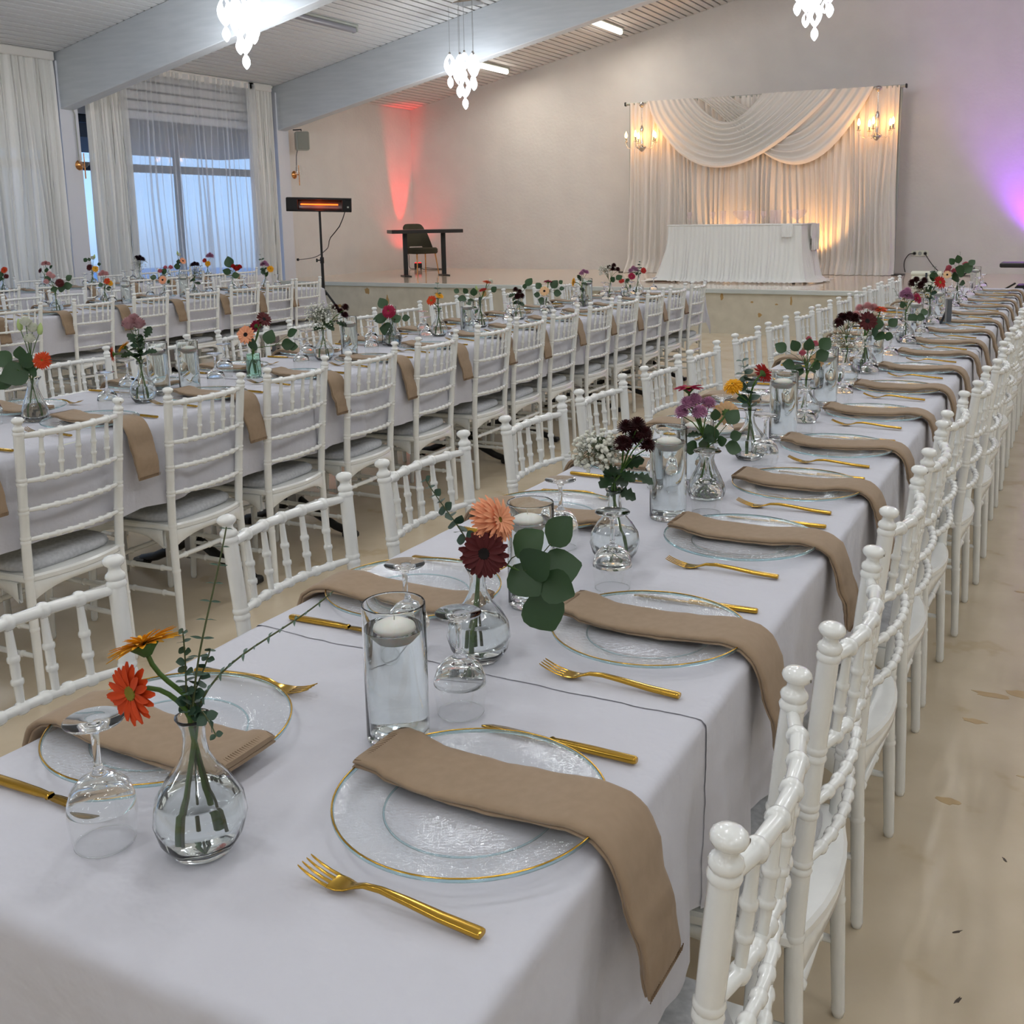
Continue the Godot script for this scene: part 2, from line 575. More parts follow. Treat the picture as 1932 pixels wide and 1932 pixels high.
func windows_and_curtains() -> void:
	var w := structure("wall_left")
	# plain bay beside the stage, the piers under the beams, and the boards over each window
	part(w, "plaster", boxm(Vector3(LEFT - 0.125, 1.75, (BACK - 0.2 - 12.78) / 2), Vector3(0.25, 3.9, -12.78 - BACK + 0.3)), M.wall)
	part(w, "plaster", boxm(Vector3(LEFT - 0.125, 1.75, 3.9), Vector3(0.25, 3.9, 2.6)), M.wall)
	var board := boxm(Vector3.ZERO, Vector3(0.03, 0.100, 3.58), 0.004)
	for i in BEAMS.size():
		part(w, "pier", boxm(Vector3(LEFT + 0.02, 1.6, BEAMS[i] - 0.11), Vector3(0.30, 3.4, 0.26), 0.006), M.pier)
		if i == 4:
			continue
		var z0: float = BEAMS[i + 1] - 0.2
		var z1: float = BEAMS[i]
		part(w, "lintel", boxm(Vector3(LEFT - 0.14, 3.1, (z0 + z1) / 2), Vector3(0.2, 0.72, z0 - z1)), M.slot)
		for k in 6:
			part(w, "board", board, M.plank, Transform3D(Basis(), V(LEFT - 0.03, 2.80 + k * 0.124, (z0 + z1) / 2)))
		var win := structure("window_%d" % (i + 1))
		part(win, "frame", boxm(Vector3(LEFT - 0.1, 2.70, (z0 + z1) / 2), Vector3(0.08, 0.09, z0 - z1), 0.006), M.frame)
		part(win, "frame", boxm(Vector3(LEFT - 0.1, 0.05, (z0 + z1) / 2), Vector3(0.08, 0.10, z0 - z1), 0.006), M.frame)
		part(win, "transom", boxm(Vector3(LEFT - 0.1, 2.13, (z0 + z1) / 2), Vector3(0.08, 0.10, z0 - z1), 0.006), M.frame)
		for k in 3:
			part(win, "mullion", boxm(Vector3(LEFT - 0.1, 1.37, lerpf(z1 + 0.04, z0 - 0.04, k / 2.0)), Vector3(0.07, 2.6, 0.07), 0.006), M.frame)
		for k in 2:
			part(win, "pane", boxm(Vector3(LEFT - 0.1, 1.37, lerpf(z1, z0, (k + 0.5) / 2.0)), Vector3(0.006, 2.6, (z0 - z1) / 2.0 - 0.06)), M.thin)
		part(win, "rail", boxm(Vector3(LEFT + 0.14, 3.37, (z0 + z1) / 2), Vector3(0.03, 0.03, z0 - z1 - 0.1)), M.white)
	# outside: a dark canopy over a pale terrace
	var porch := structure("canopy_outside")
	part(porch, "soffit", boxm(Vector3(LEFT - 1.6, 2.62, -6.0), Vector3(2.4, 0.22, 17.0)), M.outside)
	var ground := structure("terrace_outside")
	part(ground, "paving", boxm(Vector3(LEFT - 8.3, -0.12, -6.0), Vector3(16.0, 0.2, 40.0)), M.terrace)
	# curtains: a gathered panel at each side of a bay and a thin sheer between them
	var xs := LEFT + 0.16
	var bay := ["window bay nearest the stage", "second window bay from the stage", "third window bay from the stage", "window bay nearest the viewer"]
	for i in 4:
		var z1: float = BEAMS[i]            # nearer the stage
		var z0: float = BEAMS[i + 1] - 0.26
		var sets := [["gathered_curtain", z1 + 0.12, z1 + 0.62, 12.0, 0.045, "white gathered curtain at the stage side of the %s"], ["sheer_curtain", z1 + 0.50, z0 - 0.62, 24.0, 0.035, "thin sheer curtain across the %s"], ["gathered_curtain", z0 - 0.72, z0 - 0.10, 12.0, 0.045, "white gathered curtain at the viewer side of the %s"]]
		if i == 1:
			sets = [["gathered_curtain", z1 + 0.05, z1 + 1.05, 15.0, 0.045, "broad white gathered curtain at the stage side of the %s"], ["sheer_curtain", z1 + 0.95, z0 - 0.5, 24.0, 0.035, "thin sheer curtain across the %s"]]
		for s in sets:
			var m := pleats(V(xs + (0.05 if s[0] == "sheer_curtain" else 0.0), 3.36, s[1]), V(xs + (0.05 if s[0] == "sheer_curtain" else 0.0), 3.36, s[2]), 3.33, int(s[3]) * 12, 14, s[4], s[3], Vector3(1, 0, 0), 50 + i * 3 + int(s[3]))
			var t := thing(s[0], s[5] % bay[i], "curtain", Vector3.ZERO, 0.0, "window curtains")
			part(t, "cloth", m, M.sheer if s[0] == "sheer_curtain" else M.curtain)
			part(t, "heading", boxm(V(xs + 0.02, 3.34, (s[1] + s[2]) / 2), V(0.05, 0.10, s[2] - s[1]), 0.01), M.drape)
	# cables on the pier between the two bays
	var cable := thing("wall_cable", "thin white cable running down the pier between the curtains", "cable")
	var b := MB.new()
	b.tube(PackedVector3Array([V(-10.72, 2.98, -8.9), V(-10.70, 2.80, -8.93), V(-10.705, 2.70, -8.97), V(-10.71, 2.6, -8.97), V(-10.71, 2.4, -8.975), V(-10.715, 2.16, -8.98)]), 0.007, 0.007, 6)
	part(cable, "cord", b.mesh(), M.grey)
	cable.position = Vector3.ZERO
	for k in [[-8.99, "rose gold", "first"], [-12.92, "pale gold", "second"]]:
		sconce(V(-10.74, 2.12, k[0]), "%s disc wall sconce %s" % [k[1], "on the pier between the curtains" if k[1] == "rose gold" else "on the wall under the grey speaker"])
	# loudspeaker on a bracket
	var t := thing("wall_speaker", "small grey wall speaker on a bracket beside the last curtain", "speaker", V(-10.62, 2.62, -13.0), 0.9)
	b = MB.new()
	b.box(V(0, 0, 0.02), V(0.20, 0.28, 0.17), 0.02)
	part(t, "cabinet", b.mesh(), M.grey)
	b = MB.new()
	b.box(V(0, 0, 0.11), V(0.17, 0.25, 0.012), 0.005)
	part(t, "grille", b.mesh(), mat(Color(0.55, 0.56, 0.53), 0.8))
	b = MB.new()
	b.tube(PackedVector3Array([V(0, 0.14, 0), V(0, 0.17, 0), V(-0.06, 0.17, -0.10), V(-0.10, 0.17, -0.12)]), 0.01, 0.01, 6)
	part(t, "bracket", b.mesh(), M.frame)
	t = thing("speaker_cable", "dark cable hanging from the grey wall speaker to the sconce", "cable")
	b = MB.new()
	b.tube(PackedVector3Array([V(-10.67, 2.49, -12.95), V(-10.69, 2.4, -12.94), V(-10.69, 2.25, -12.93), V(-10.70, 2.17, -12.93)]), 0.006, 0.006, 6)
	part(t, "cord", b.mesh(), M.frame)


func sconce(at: Vector3, label: String) -> void:
	var t := thing("wall_sconce", label, "wall lamp", at, PI / 2)
	var b := MB.new()
	b.lathe([[0.0001, 0], [0.055, 0.0], [0.06, 0.008], [0.058, 0.018], [0.03, 0.035], [0.0001, 0.045]], 24, Transform3D(Basis(Vector3.RIGHT, PI / 2), Vector3.ZERO))
	part(t, "disc", b.mesh(), M.brass)
	b = MB.new()
	b.tube(PackedVector3Array([V(0, 0, 0.03), V(0, 0, 0.09), V(0.0, 0.02, 0.10)]), 0.008, 0.008, 8)
	b.tube(PackedVector3Array([V(0.0, -0.16, 0.10), V(0.0, 0.14, 0.10)]), 0.008, 0.006, 8)
	part(t, "arm", b.mesh(), M.brass)
	b = MB.new()
	b.lathe([[0.02, -0.03], [0.05, 0.0], [0.065, 0.05], [0.055, 0.10], [0.03, 0.14]], 20, Transform3D(Basis(), V(0, 0, 0.10)))
	part(t, "shade", b.mesh(), M.thin)


func stage_and_backdrop() -> void:
	var s := structure("stage")
	part(s, "front", boxm(V((LEFT + RIGHT) / 2, 0.245, (BACK - 12.42) / 2), V(RIGHT - LEFT, 0.49, -12.42 - BACK)), M.stage_front)
	part(s, "edge", boxm(V((LEFT + RIGHT) / 2, 0.517, -12.40), V(RIGHT - LEFT, 0.055, 0.05), 0.006), M.stage_edge)
	part(s, "deck", boxm(V((LEFT + RIGHT) / 2, 0.517, (BACK - 12.425) / 2), V(RIGHT - LEFT, 0.056, -12.425 - BACK)), M.stage)
	var face := Basis(Vector3.RIGHT, PI / 2)
	for k in [[-9.1, 0.42, 0.045, 0.06], [-8.75, 0.30, 0.03, 0.07], [-9.6, 0.19, 0.04, 0.03], [-7.15, 0.42, 0.04, 0.05], [-3.82, 0.45, 0.025, 0.05], [-3.45, 0.39, 0.02, 0.015], [-3.15, 0.37, 0.02, 0.012], [-2.98, 0.41, 0.015, 0.06], [-3.35, 0.24, 0.03, 0.03], [-2.35, 0.28, 0.012, 0.05], [-2.2, 0.22, 0.02, 0.05]]:
		blot(s, "stain", V(k[0], k[1], -12.42), k[2], k[3], M.rust, face)
	# pipe and drape
	var z := -15.75
	var t := thing("backdrop_frame", "grey metal pipe frame carrying the white drapes on the stage", "frame")
	var b := MB.new()
	b.tube(PackedVector3Array([V(-6.44, 3.14, z), V(-2.29, 3.14, z)]), 0.022, 0.022, 10)
	part(t, "crossbar", b.mesh(), M.grey)
	for x in [-6.38, -2.35]:
		b = MB.new()
		b.tube(PackedVector3Array([V(x, DECK, z - 0.05), V(x, 3.14, z - 0.05)]), 0.022, 0.022, 10)
		part(t, "upright", b.mesh(), M.grey)
		b = MB.new()
		b.box(V(x, DECK + 0.006, z - 0.05), V(0.3, 0.012, 0.3), 0.004)
		part(t, "base_plate", b.mesh(), M.black)
		part(t, "end_cap", boxm(V(x - 0.07 if x < -4 else x + 0.07, 3.14, z), V(0.025, 0.06, 0.06), 0.008), M.black)
	t = thing("backdrop_drape", "tall pleated white drape hanging behind the head table", "drape")
	part(t, "cloth", pleats(V(-6.36, 3.15, z + 0.03), V(-2.36, 3.15, z + 0.03), 2.6, 520, 26, 0.035, 46.0, V(0, 0, 1), 91, 0.02, 0.18), M.drape)
	t = thing("drape_swag", "front white swag falling in folds from the left half of the backdrop", "swag")
	part(t, "cloth", swag(-6.02, -5.30, -3.20, -4.25, 3.15, 1.04, 0.36, z + 0.16, 8, 0.42), M.drape)
	t = thing("drape_swag", "second white swag falling from the right corner of the backdrop", "swag")
	part(t, "cloth", swag(-5.25, -4.75, -2.70, -3.75, 3.15, 1.03, 0.22, z + 0.10, 8, 0.60), M.drape)
	for k in [[-6.06, 3.09, "left"], [-2.60, 3.10, "right"]]:
		candelabra(V(k[0], k[1], z + 0.30), "silver candle chandelier with lit bulbs hung at the %s end of the backdrop" % k[2])
	head_table()
	# warm spots on the deck behind the head table
	for k in [[-3.40, "black uplight glowing at the right end of the head table", 1.0], [-4.65, "black uplight hidden behind the head table", 0.7]]:
		t = thing("floor_uplight", k[1], "stage light", V(k[0], DECK, -15.33), 0.0)
		b = MB.new()
		b.lathe([[0.0001, 0], [0.06, 0.0], [0.06, 0.05], [0.05, 0.06], [0.0001, 0.06]], 18)
		part(t, "housing", b.mesh(), M.black)
		b = MB.new()
		b.lathe([[0.0001, 0.062], [0.045, 0.062], [0.04, 0.068], [0.0001, 0.07]], 18)
		part(t, "lens", b.mesh(), glow(Color(1.0, 0.78, 0.5), 10.0))
		spot(V(k[0], DECK + 0.09, -15.33), V(k[0] - 0.02, 2.0, -15.80), Color(1.0, 0.72, 0.42), WARM_UP * k[2], 42.0, 0.03, "uplight_beam")
	uplight(V(-10.52, DECK, -15.92), 0.7, Color(1.0, 0.06, 0.10), V(-11.12, 3.4, -16.06), RED_UP, 15.0, "small black stage light shining red up the corner wall")
	uplight(V(-0.30, DECK, -15.75), 0.0, Color(0.66, 0.16, 1.0), V(-0.30, 2.2, -16.45), PURPLE_UP, 42.0, "small black stage light shining purple up the back wall")


func spot(at: Vector3, to: Vector3, c: Color, e: float, angle: float, size: float, called: String) -> void:
	var l := SpotLight3D.new()
	l.name = numbered(called)
	l.light_color = c
	l.light_energy = e
	l.light_size = size
	l.spot_range = 40.0
	l.spot_attenuation = 2.0
	l.spot_angle = angle
	l.spot_angle_attenuation = 0.6
	l.shadow_enabled = true
	add_child(l)
	l.look_at_from_position(at, to, Vector3.BACK if absf((to - at).normalized().y) > 0.9 else Vector3.UP)


func uplight(at: Vector3, turn: float, c: Color, to: Vector3, e: float, angle: float, label: String) -> void:
	var t := thing("stage_light", label, "stage light", at, turn)
	part(t, "housing", boxm(V(0, 0.07, 0), V(0.13, 0.09, 0.10), 0.01), M.black)
	for x in [-0.05, 0.05]:
		part(t, "foot", boxm(V(x, 0.014, 0), V(0.02, 0.028, 0.12), 0.004), M.black)
	for x in [-0.032, 0.032]:
		var b := MB.new()
		b.lathe([[0.0001, 0.115], [0.026, 0.115], [0.022, 0.122], [0.0001, 0.124]], 14, Transform3D(Basis(), V(x, 0, 0)))
		part(t, "lens", b.mesh(), glow(c, 6.0))
	spot(at + V(0, 0.15, 0), to, c, e, angle, 0.05, "coloured_beam")
	spot(at + V(0, 0.15, 0), to, c, e * 0.06, 55.0, 0.05, "coloured_spill")


# a swag between two stretches of the rail: outer edge hangs deep, inner edge shallow
func swag(l0: float, l1: float, r0: float, r1: float, y: float, deep: float, shallow: float, z: float, folds: int, skew: float) -> ArrayMesh:
	var rows := 97
	var cols := 41
	var p := PackedVector3Array()
	for i in rows:
		var v := float(i) / (rows - 1)
		var d := lerpf(deep, shallow, pow(v, 0.85))
		for j in cols:
			var u := float(j) / (cols - 1)
			var low := lerpf(skew, 0.5, v)
			# a curve that dips lowest where u == low
			var k := pow(u, log(0.5) / log(low))
			var sag := pow(sin(PI * k), 0.9)
			var ridge := sin(v * folds * TAU + sin(u * 5.0 + v * 9.0) * 0.6)
			var q := V(lerpf(lerpf(l0, l1, v), lerpf(r0, r1, v), u), y - d * sag, z)
			q.z += 0.10 * sag * (1.0 - v) + 0.036 * ridge * (0.35 + 0.65 * sin(PI * u))
			q.y += 0.012 * ridge * sag
			p.append(q)
	var m := MB.new()
	m.grid(p, rows, cols)
	return m.mesh()


func candelabra(at: Vector3, label: String) -> void:
	var t := thing("candle_chandelier", label, "chandelier", at)
	var b := MB.new()
	b.lathe([[0.0001, -0.05], [0.02, -0.045], [0.045, -0.01], [0.05, 0.01], [0.03, 0.03], [0.0001, 0.035]], 18)
	part(t, "canopy", b.mesh(), M.chrome)
	b = MB.new()
	b.tube(PackedVector3Array([V(0, -0.04, 0), V(0, -0.30, 0)]), 0.006, 0.006, 8)
	part(t, "rod", b.mesh(), M.chrome)
	b = MB.new()
	b.lathe([[0.0001, -0.70], [0.02, -0.69], [0.05, -0.66], [0.075, -0.63], [0.03, -0.615], [0.018, -0.58], [0.018, -0.40], [0.03, -0.36], [0.015, -0.31], [0.0001, -0.30]], 18)
	part(t, "column", b.mesh(), M.chrome)
	for i in 5:
		var a := TAU * i / 5 + 0.35
		var d := V(cos(a), 0, sin(a))
		b = MB.new()
		b.tube(PackedVector3Array([V(0, -0.60, 0) + d * 0.03, V(0, -0.64, 0) + d * 0.09, V(0, -0.655, 0) + d * 0.15, V(0, -0.63, 0) + d * 0.21, V(0, -0.56, 0) + d * 0.24]), 0.008, 0.007, 8)
		part(t, "arm", b.mesh(), M.glass)
		b = MB.new()
		b.lathe([[0.0001, -0.56], [0.03, -0.555], [0.032, -0.55], [0.012, -0.545], [0.011, -0.49], [0.0001, -0.49]], 14, Transform3D(Basis(), d * 0.24))
		part(t, "candle_sleeve", b.mesh(), M.chrome)
		b = MB.new()
		b.lathe([[0.0001, -0.49], [0.012, -0.485], [0.021, -0.46], [0.018, -0.435], [0.008, -0.405], [0.0001, -0.39]], 14, Transform3D(Basis(), d * 0.24))
		part(t, "bulb", b.mesh(), glow(Color(1.0, 0.74, 0.40), 22.0))
		lamp(at + d * 0.24 + V(0, -0.455, 0), Color(1.0, 0.66, 0.34), WARM_BULB, 0.02, "candle_bulb_light")


func head_table() -> void:
	var t := thing("head_table", "long head table on the stage hidden under a pale skirt", "table", V(-4.07, DECK, -14.05))
	part(t, "tabletop", boxm(V(0, 0.725, 0), V(1.78, 0.03, 0.78), 0.004), M.white)
	for x in [-0.8, 0.8]:
		for z in [-0.32, 0.32]:
			part(t, "leg", boxm(V(x, 0.355, z), V(0.04, 0.71, 0.04), 0.004), M.steel)
	# the skirt runs round three sides, flares and pools
	t = thing("table_skirt", "pale gathered table skirt pooling on the stage floor", "table skirt", V(-4.07, DECK, -14.05))
	var n := FastNoiseLite.new()
	n.seed = 5
	n.frequency = 1.0
	var rows := 22
	var pts := PackedVector3Array()
	var outl: Array = []
	for i in 60:
		outl.append([V(-0.90, 0, -0.40 + 0.80 * i / 60.0), V(-1, 0, 0)])
	for i in 181:
		outl.append([V(-0.90 + 1.80 * i / 180.0, 0, 0.40), V(0, 0, 1)])
	for i in range(1, 61):
		outl.append([V(0.90, 0, 0.40 - 0.80 * i / 60.0), V(1, 0, 0)])
	for r in rows:
		var v := float(r) / (rows - 1)
		for i in outl.size():
			var q: Vector3 = outl[i][0]
			var d: Vector3 = outl[i][1]
			var corner := (V(signf(q.x), 0, 1) * 0.6 if absf(q.x) > 0.84 and q.z > 0.34 else d).normalized()
			var wave := sin(i * 1.15 + n.get_noise_2d(i * 0.05, v * 0.4) * 5.0) * (0.004 + 0.014 * v) + n.get_noise_2d(i * 0.03, v) * 0.03 * v
			var out := 0.004 + 0.13 * pow(v, 2.2) + (0.16 * smoothstep(0.93, 1.0, v) * (0.8 + 0.6 * n.get_noise_2d(i * 0.08, 3.0)))
			if q.x < -0.85:
				out += 0.10 * v * v
			q += corner * (out + wave)
			q.y = 0.748 * (1.0 - minf(1.0, v * 1.04)) + 0.012 + 0.012 * absf(sin(i * 0.5)) * smoothstep(0.93, 1.0, v)
			pts.append(q)
	var b := MB.new()
	b.grid(pts, rows, outl.size())
	part(t, "cloth", b.mesh(), M.skirt)
	part(t, "top_cloth", boxm(V(0, 0.7465, 0), V(1.83, 0.012, 0.83), 0.005), M.skirt)
	part(t, "corner_flap", pleats(V(0.66, 0.75, 0.46), V(0.80, 0.75, 0.46), 0.16, 24, 8, 0.006, 2.0, V(0, 0, 1), 3), M.skirt)
	part(t, "corner_flap", pleats(V(0.96, 0.75, 0.10), V(0.96, 0.75, -0.36), 0.34, 40, 8, 0.012, 3.0, V(1, 0, 0), 4), M.skirt)
	# glassware along the head table
	var rosy := pane(Color(1.0, 0.86, 0.88), 0.16, 0.03)
	var goblet := [[0.0001, 0.0], [0.034, 0.002], [0.03, 0.006], [0.005, 0.012], [0.005, 0.07], [0.03, 0.10], [0.038, 0.13], [0.034, 0.17]]
	var tumbler := [[0.0001, 0.0], [0.036, 0.0], [0.038, 0.18]]
	var bowl := [[0.0001, 0.0], [0.06, 0.003], [0.012, 0.02], [0.012, 0.05], [0.08, 0.09], [0.125, 0.15], [0.11, 0.18]]
	var k := 0
	for q in [[-0.70, 0.10, goblet, "goblet"], [-0.42, -0.05, goblet, "goblet"], [-0.22, 0.12, tumbler, "tumbler"], [0.0, 0.0, bowl, "bowl"], [0.10, 0.16, tumbler, "tumbler"], [0.18, 0.12, tumbler, "tumbler"], [0.34, 0.16, goblet, "goblet"], [0.44, 0.05, tumbler, "tumbler"], [0.52, 0.1, tumbler, "tumbler"], [0.74, -0.02, bowl, "bowl"]]:
		k += 1
		b = MB.new()
		b.lathe(q[2], 20)
		var o := thing("head_table_" + q[3], "rosy clear %s on the head table, %s piece from the left" % [q[3], nth(k - 1)], "glass", V(-4.07 + q[0], DECK + 0.7535, -14.05 + q[1]), 0.0, "glassware on the head table")
		part(o, q[3], b.mesh(), rosy)


# ------------------------------------------------------------------ tables and cloths
# [centre x at z = 0, slope of x along z, near end, far end, name]
var rows_ := [[-0.785, 0.0, -0.57, -10.05, "right"], [-3.05, 0.03, -0.9, -9.0, "middle"], [-6.90, 0.03, -4.3, -8.5, "left"], [-9.30, 0.02, -5.9, -10.4, "window"]]


func row_x(k: int, z: float) -> float:
	return rows_[k][0] + rows_[k][1] * z


func tables() -> void:
	var seams := [[-0.57, -1.262, -3.30, -5.5, -7.8, -10.05], [-0.9, -3.36, -5.6, -7.4, -9.0], [-4.3, -6.4, -8.5], [-5.9, -8.2, -10.4]]
	for k in 4:
		var n: int = seams[k].size() - 1
		for i in n:
			var z0: float = seams[k][i]
			var z1: float = seams[k][i + 1]
			var mid := (z0 + z1) / 2
			var turn := -atan(rows_[k][1])
			var which: String = "%s in the %s row" % [nth(i) if n > 2 else ["near", "far"][i], rows_[k][4]]
			var at := V(row_x(k, mid), 0, mid)
			var label: String = "folding banquet table under white cloth, %s" % which
			var t := thing("banquet_table", label, "table", at, -turn, "banquet tables")
			var len_ := z0 - z1 - 0.02
			part(t, "tabletop", boxm(V(0, TOP - 0.017, 0), V(0.76, 0.026, len_), 0.003), M.white)
			for s in [-1, 1]:
				var zz: float = s * maxf(len_ / 2 - 0.32, 0.1)
				part(t, "column", boxm(V(0, 0.40, zz), V(0.06, 0.66, 0.06), 0.006), M.steel)
				for d in [-1, 1]:
					var b := MB.new()
					b.tube(PackedVector3Array([V(0, 0.16, zz), V(d * 0.10, 0.10, zz), V(d * 0.22, 0.045, zz), V(d * 0.30, 0.025, zz)]), 0.022, 0.018, 8)
					b.box(V(d * 0.30, 0.016, zz), V(0.07, 0.03, 0.05), 0.008)
					part(t, "foot", b.mesh(), M.black)
			var c := thing("tablecloth", "white tablecloth hanging over the table, %s" % which, "tablecloth", at, -turn, "white tablecloths")
			var lift := 0.0006 + 0.0016 * (i % 2)
			part(c, "cloth", cloth_mesh(0.388 + 0.002 * (i % 2), len_ + 0.02, 0.275 if i > 0 or k > 0 else 0.268, i == 0, i == n - 1, lift, mid, 0.011 if k == 0 and i < 2 else 0.03), M.cloth)


# a cloth over a table of half width hw, hanging down drop; ends hang too where open
func cloth_mesh(hw: float, length: float, drop: float, near_end: bool, far_end: bool, lift: float, zc: float, step: float) -> ArrayMesh:
	var n := FastNoiseLite.new()
	n.seed = 11
	n.frequency = 1.0
	n.fractal_octaves = 3
	var hl := length / 2
	var a0 := -(hl + (drop if far_end else 0.008))
	var a1 := hl + (drop if near_end else 0.012)
	var nb := int((a1 - a0) / step) + 1
	var w := hw + drop
	var na := int(2 * w / (step * 0.8)) + 1
	var p := PackedVector3Array()
	var soft := 0.011
	for i in nb:
		var b := lerpf(a0, a1, float(i) / (nb - 1))
		for j in na:
			var a := lerpf(-w, w, float(j) / (na - 1))
			if i == nb - 1 and not near_end:
				b = a1 + 0.006 * n.get_noise_1d(a * 9.0 + zc)
			var ea := maxf(absf(a) - hw, 0.0)
			var eb := maxf(absf(b) - hl, 0.0)
			if (b > 0 and not near_end) or (b < 0 and not far_end):
				eb = 0.0
			var fall := sqrt(ea * ea + eb * eb)
			var q := V(clampf(a, -hw, hw), TOP + lift, clampf(b, -hl, hl) if eb > 0.0 else b)
			# round the edge over
			var ka := clampf((absf(a) - hw + soft) / soft, 0.0, 1.0)
			var kb := clampf((absf(b) - hl + soft) / soft, 0.0, 1.0) if (b > 0 and near_end) or (b < 0 and far_end) else 0.0
			q.y -= fall + soft * 0.5 * maxf(ka * ka, kb * kb)
			var hang := smoothstep(0.0, 0.2, fall)
			var ripple := 0.014 * hang * (sin((b + zc) * 17.0 + n.get_noise_1d((b + zc) * 2.0) * 4.0) + n.get_noise_2d((b + zc) * 5.0, a)) + 0.10 * fall * 0.3
			var ripple_b := 0.012 * hang * (sin(a * 15.0 + zc) + n.get_noise_2d(a * 6.0, b)) + 0.10 * fall * 0.3
			var diag := minf(ea, eb) * 0.12
			if ea > 0.0:
				q.x += signf(a) * (ripple + diag)
			if eb > 0.0:
				q.z += signf(b) * (ripple_b + diag)
			if fall == 0.0:
				# ironed creases and slack on the top
				q.y += 0.0022 * n.get_noise_2d(a * 4.0 + (b + zc) * 2.0, (b + zc) * 3.5) + 0.0009 * n.get_noise_2d(a * 16.0 + (b + zc) * 9.0, (b + zc) * 3.0)
				for c in [[b - hl + 0.135, 0.0024], [a + 0.02, 0.0012], [b + hl * 0.3, 0.0018]]:
					q.y += c[1] * exp(-pow(c[0] / 0.006, 2.0)) * (0.6 + n.get_noise_2d(a * 4.0, b * 4.0))
			else:
				q.y += 0.006 * n.get_noise_2d(b * 3.0 + 7.0, a * 3.0) * hang
			p.append(q)
	var m := MB.new()
	m.grid(p, nb, na)
	return m.mesh()


# ------------------------------------------------------------------ chairs
func ring(y: float, w: float, r0: float, r1: float) -> Array:
	return [[y - w, r0], [y - w * 0.7, r1 * 0.93], [y, r1], [y + w * 0.7, r1 * 0.93], [y + w, r0]]


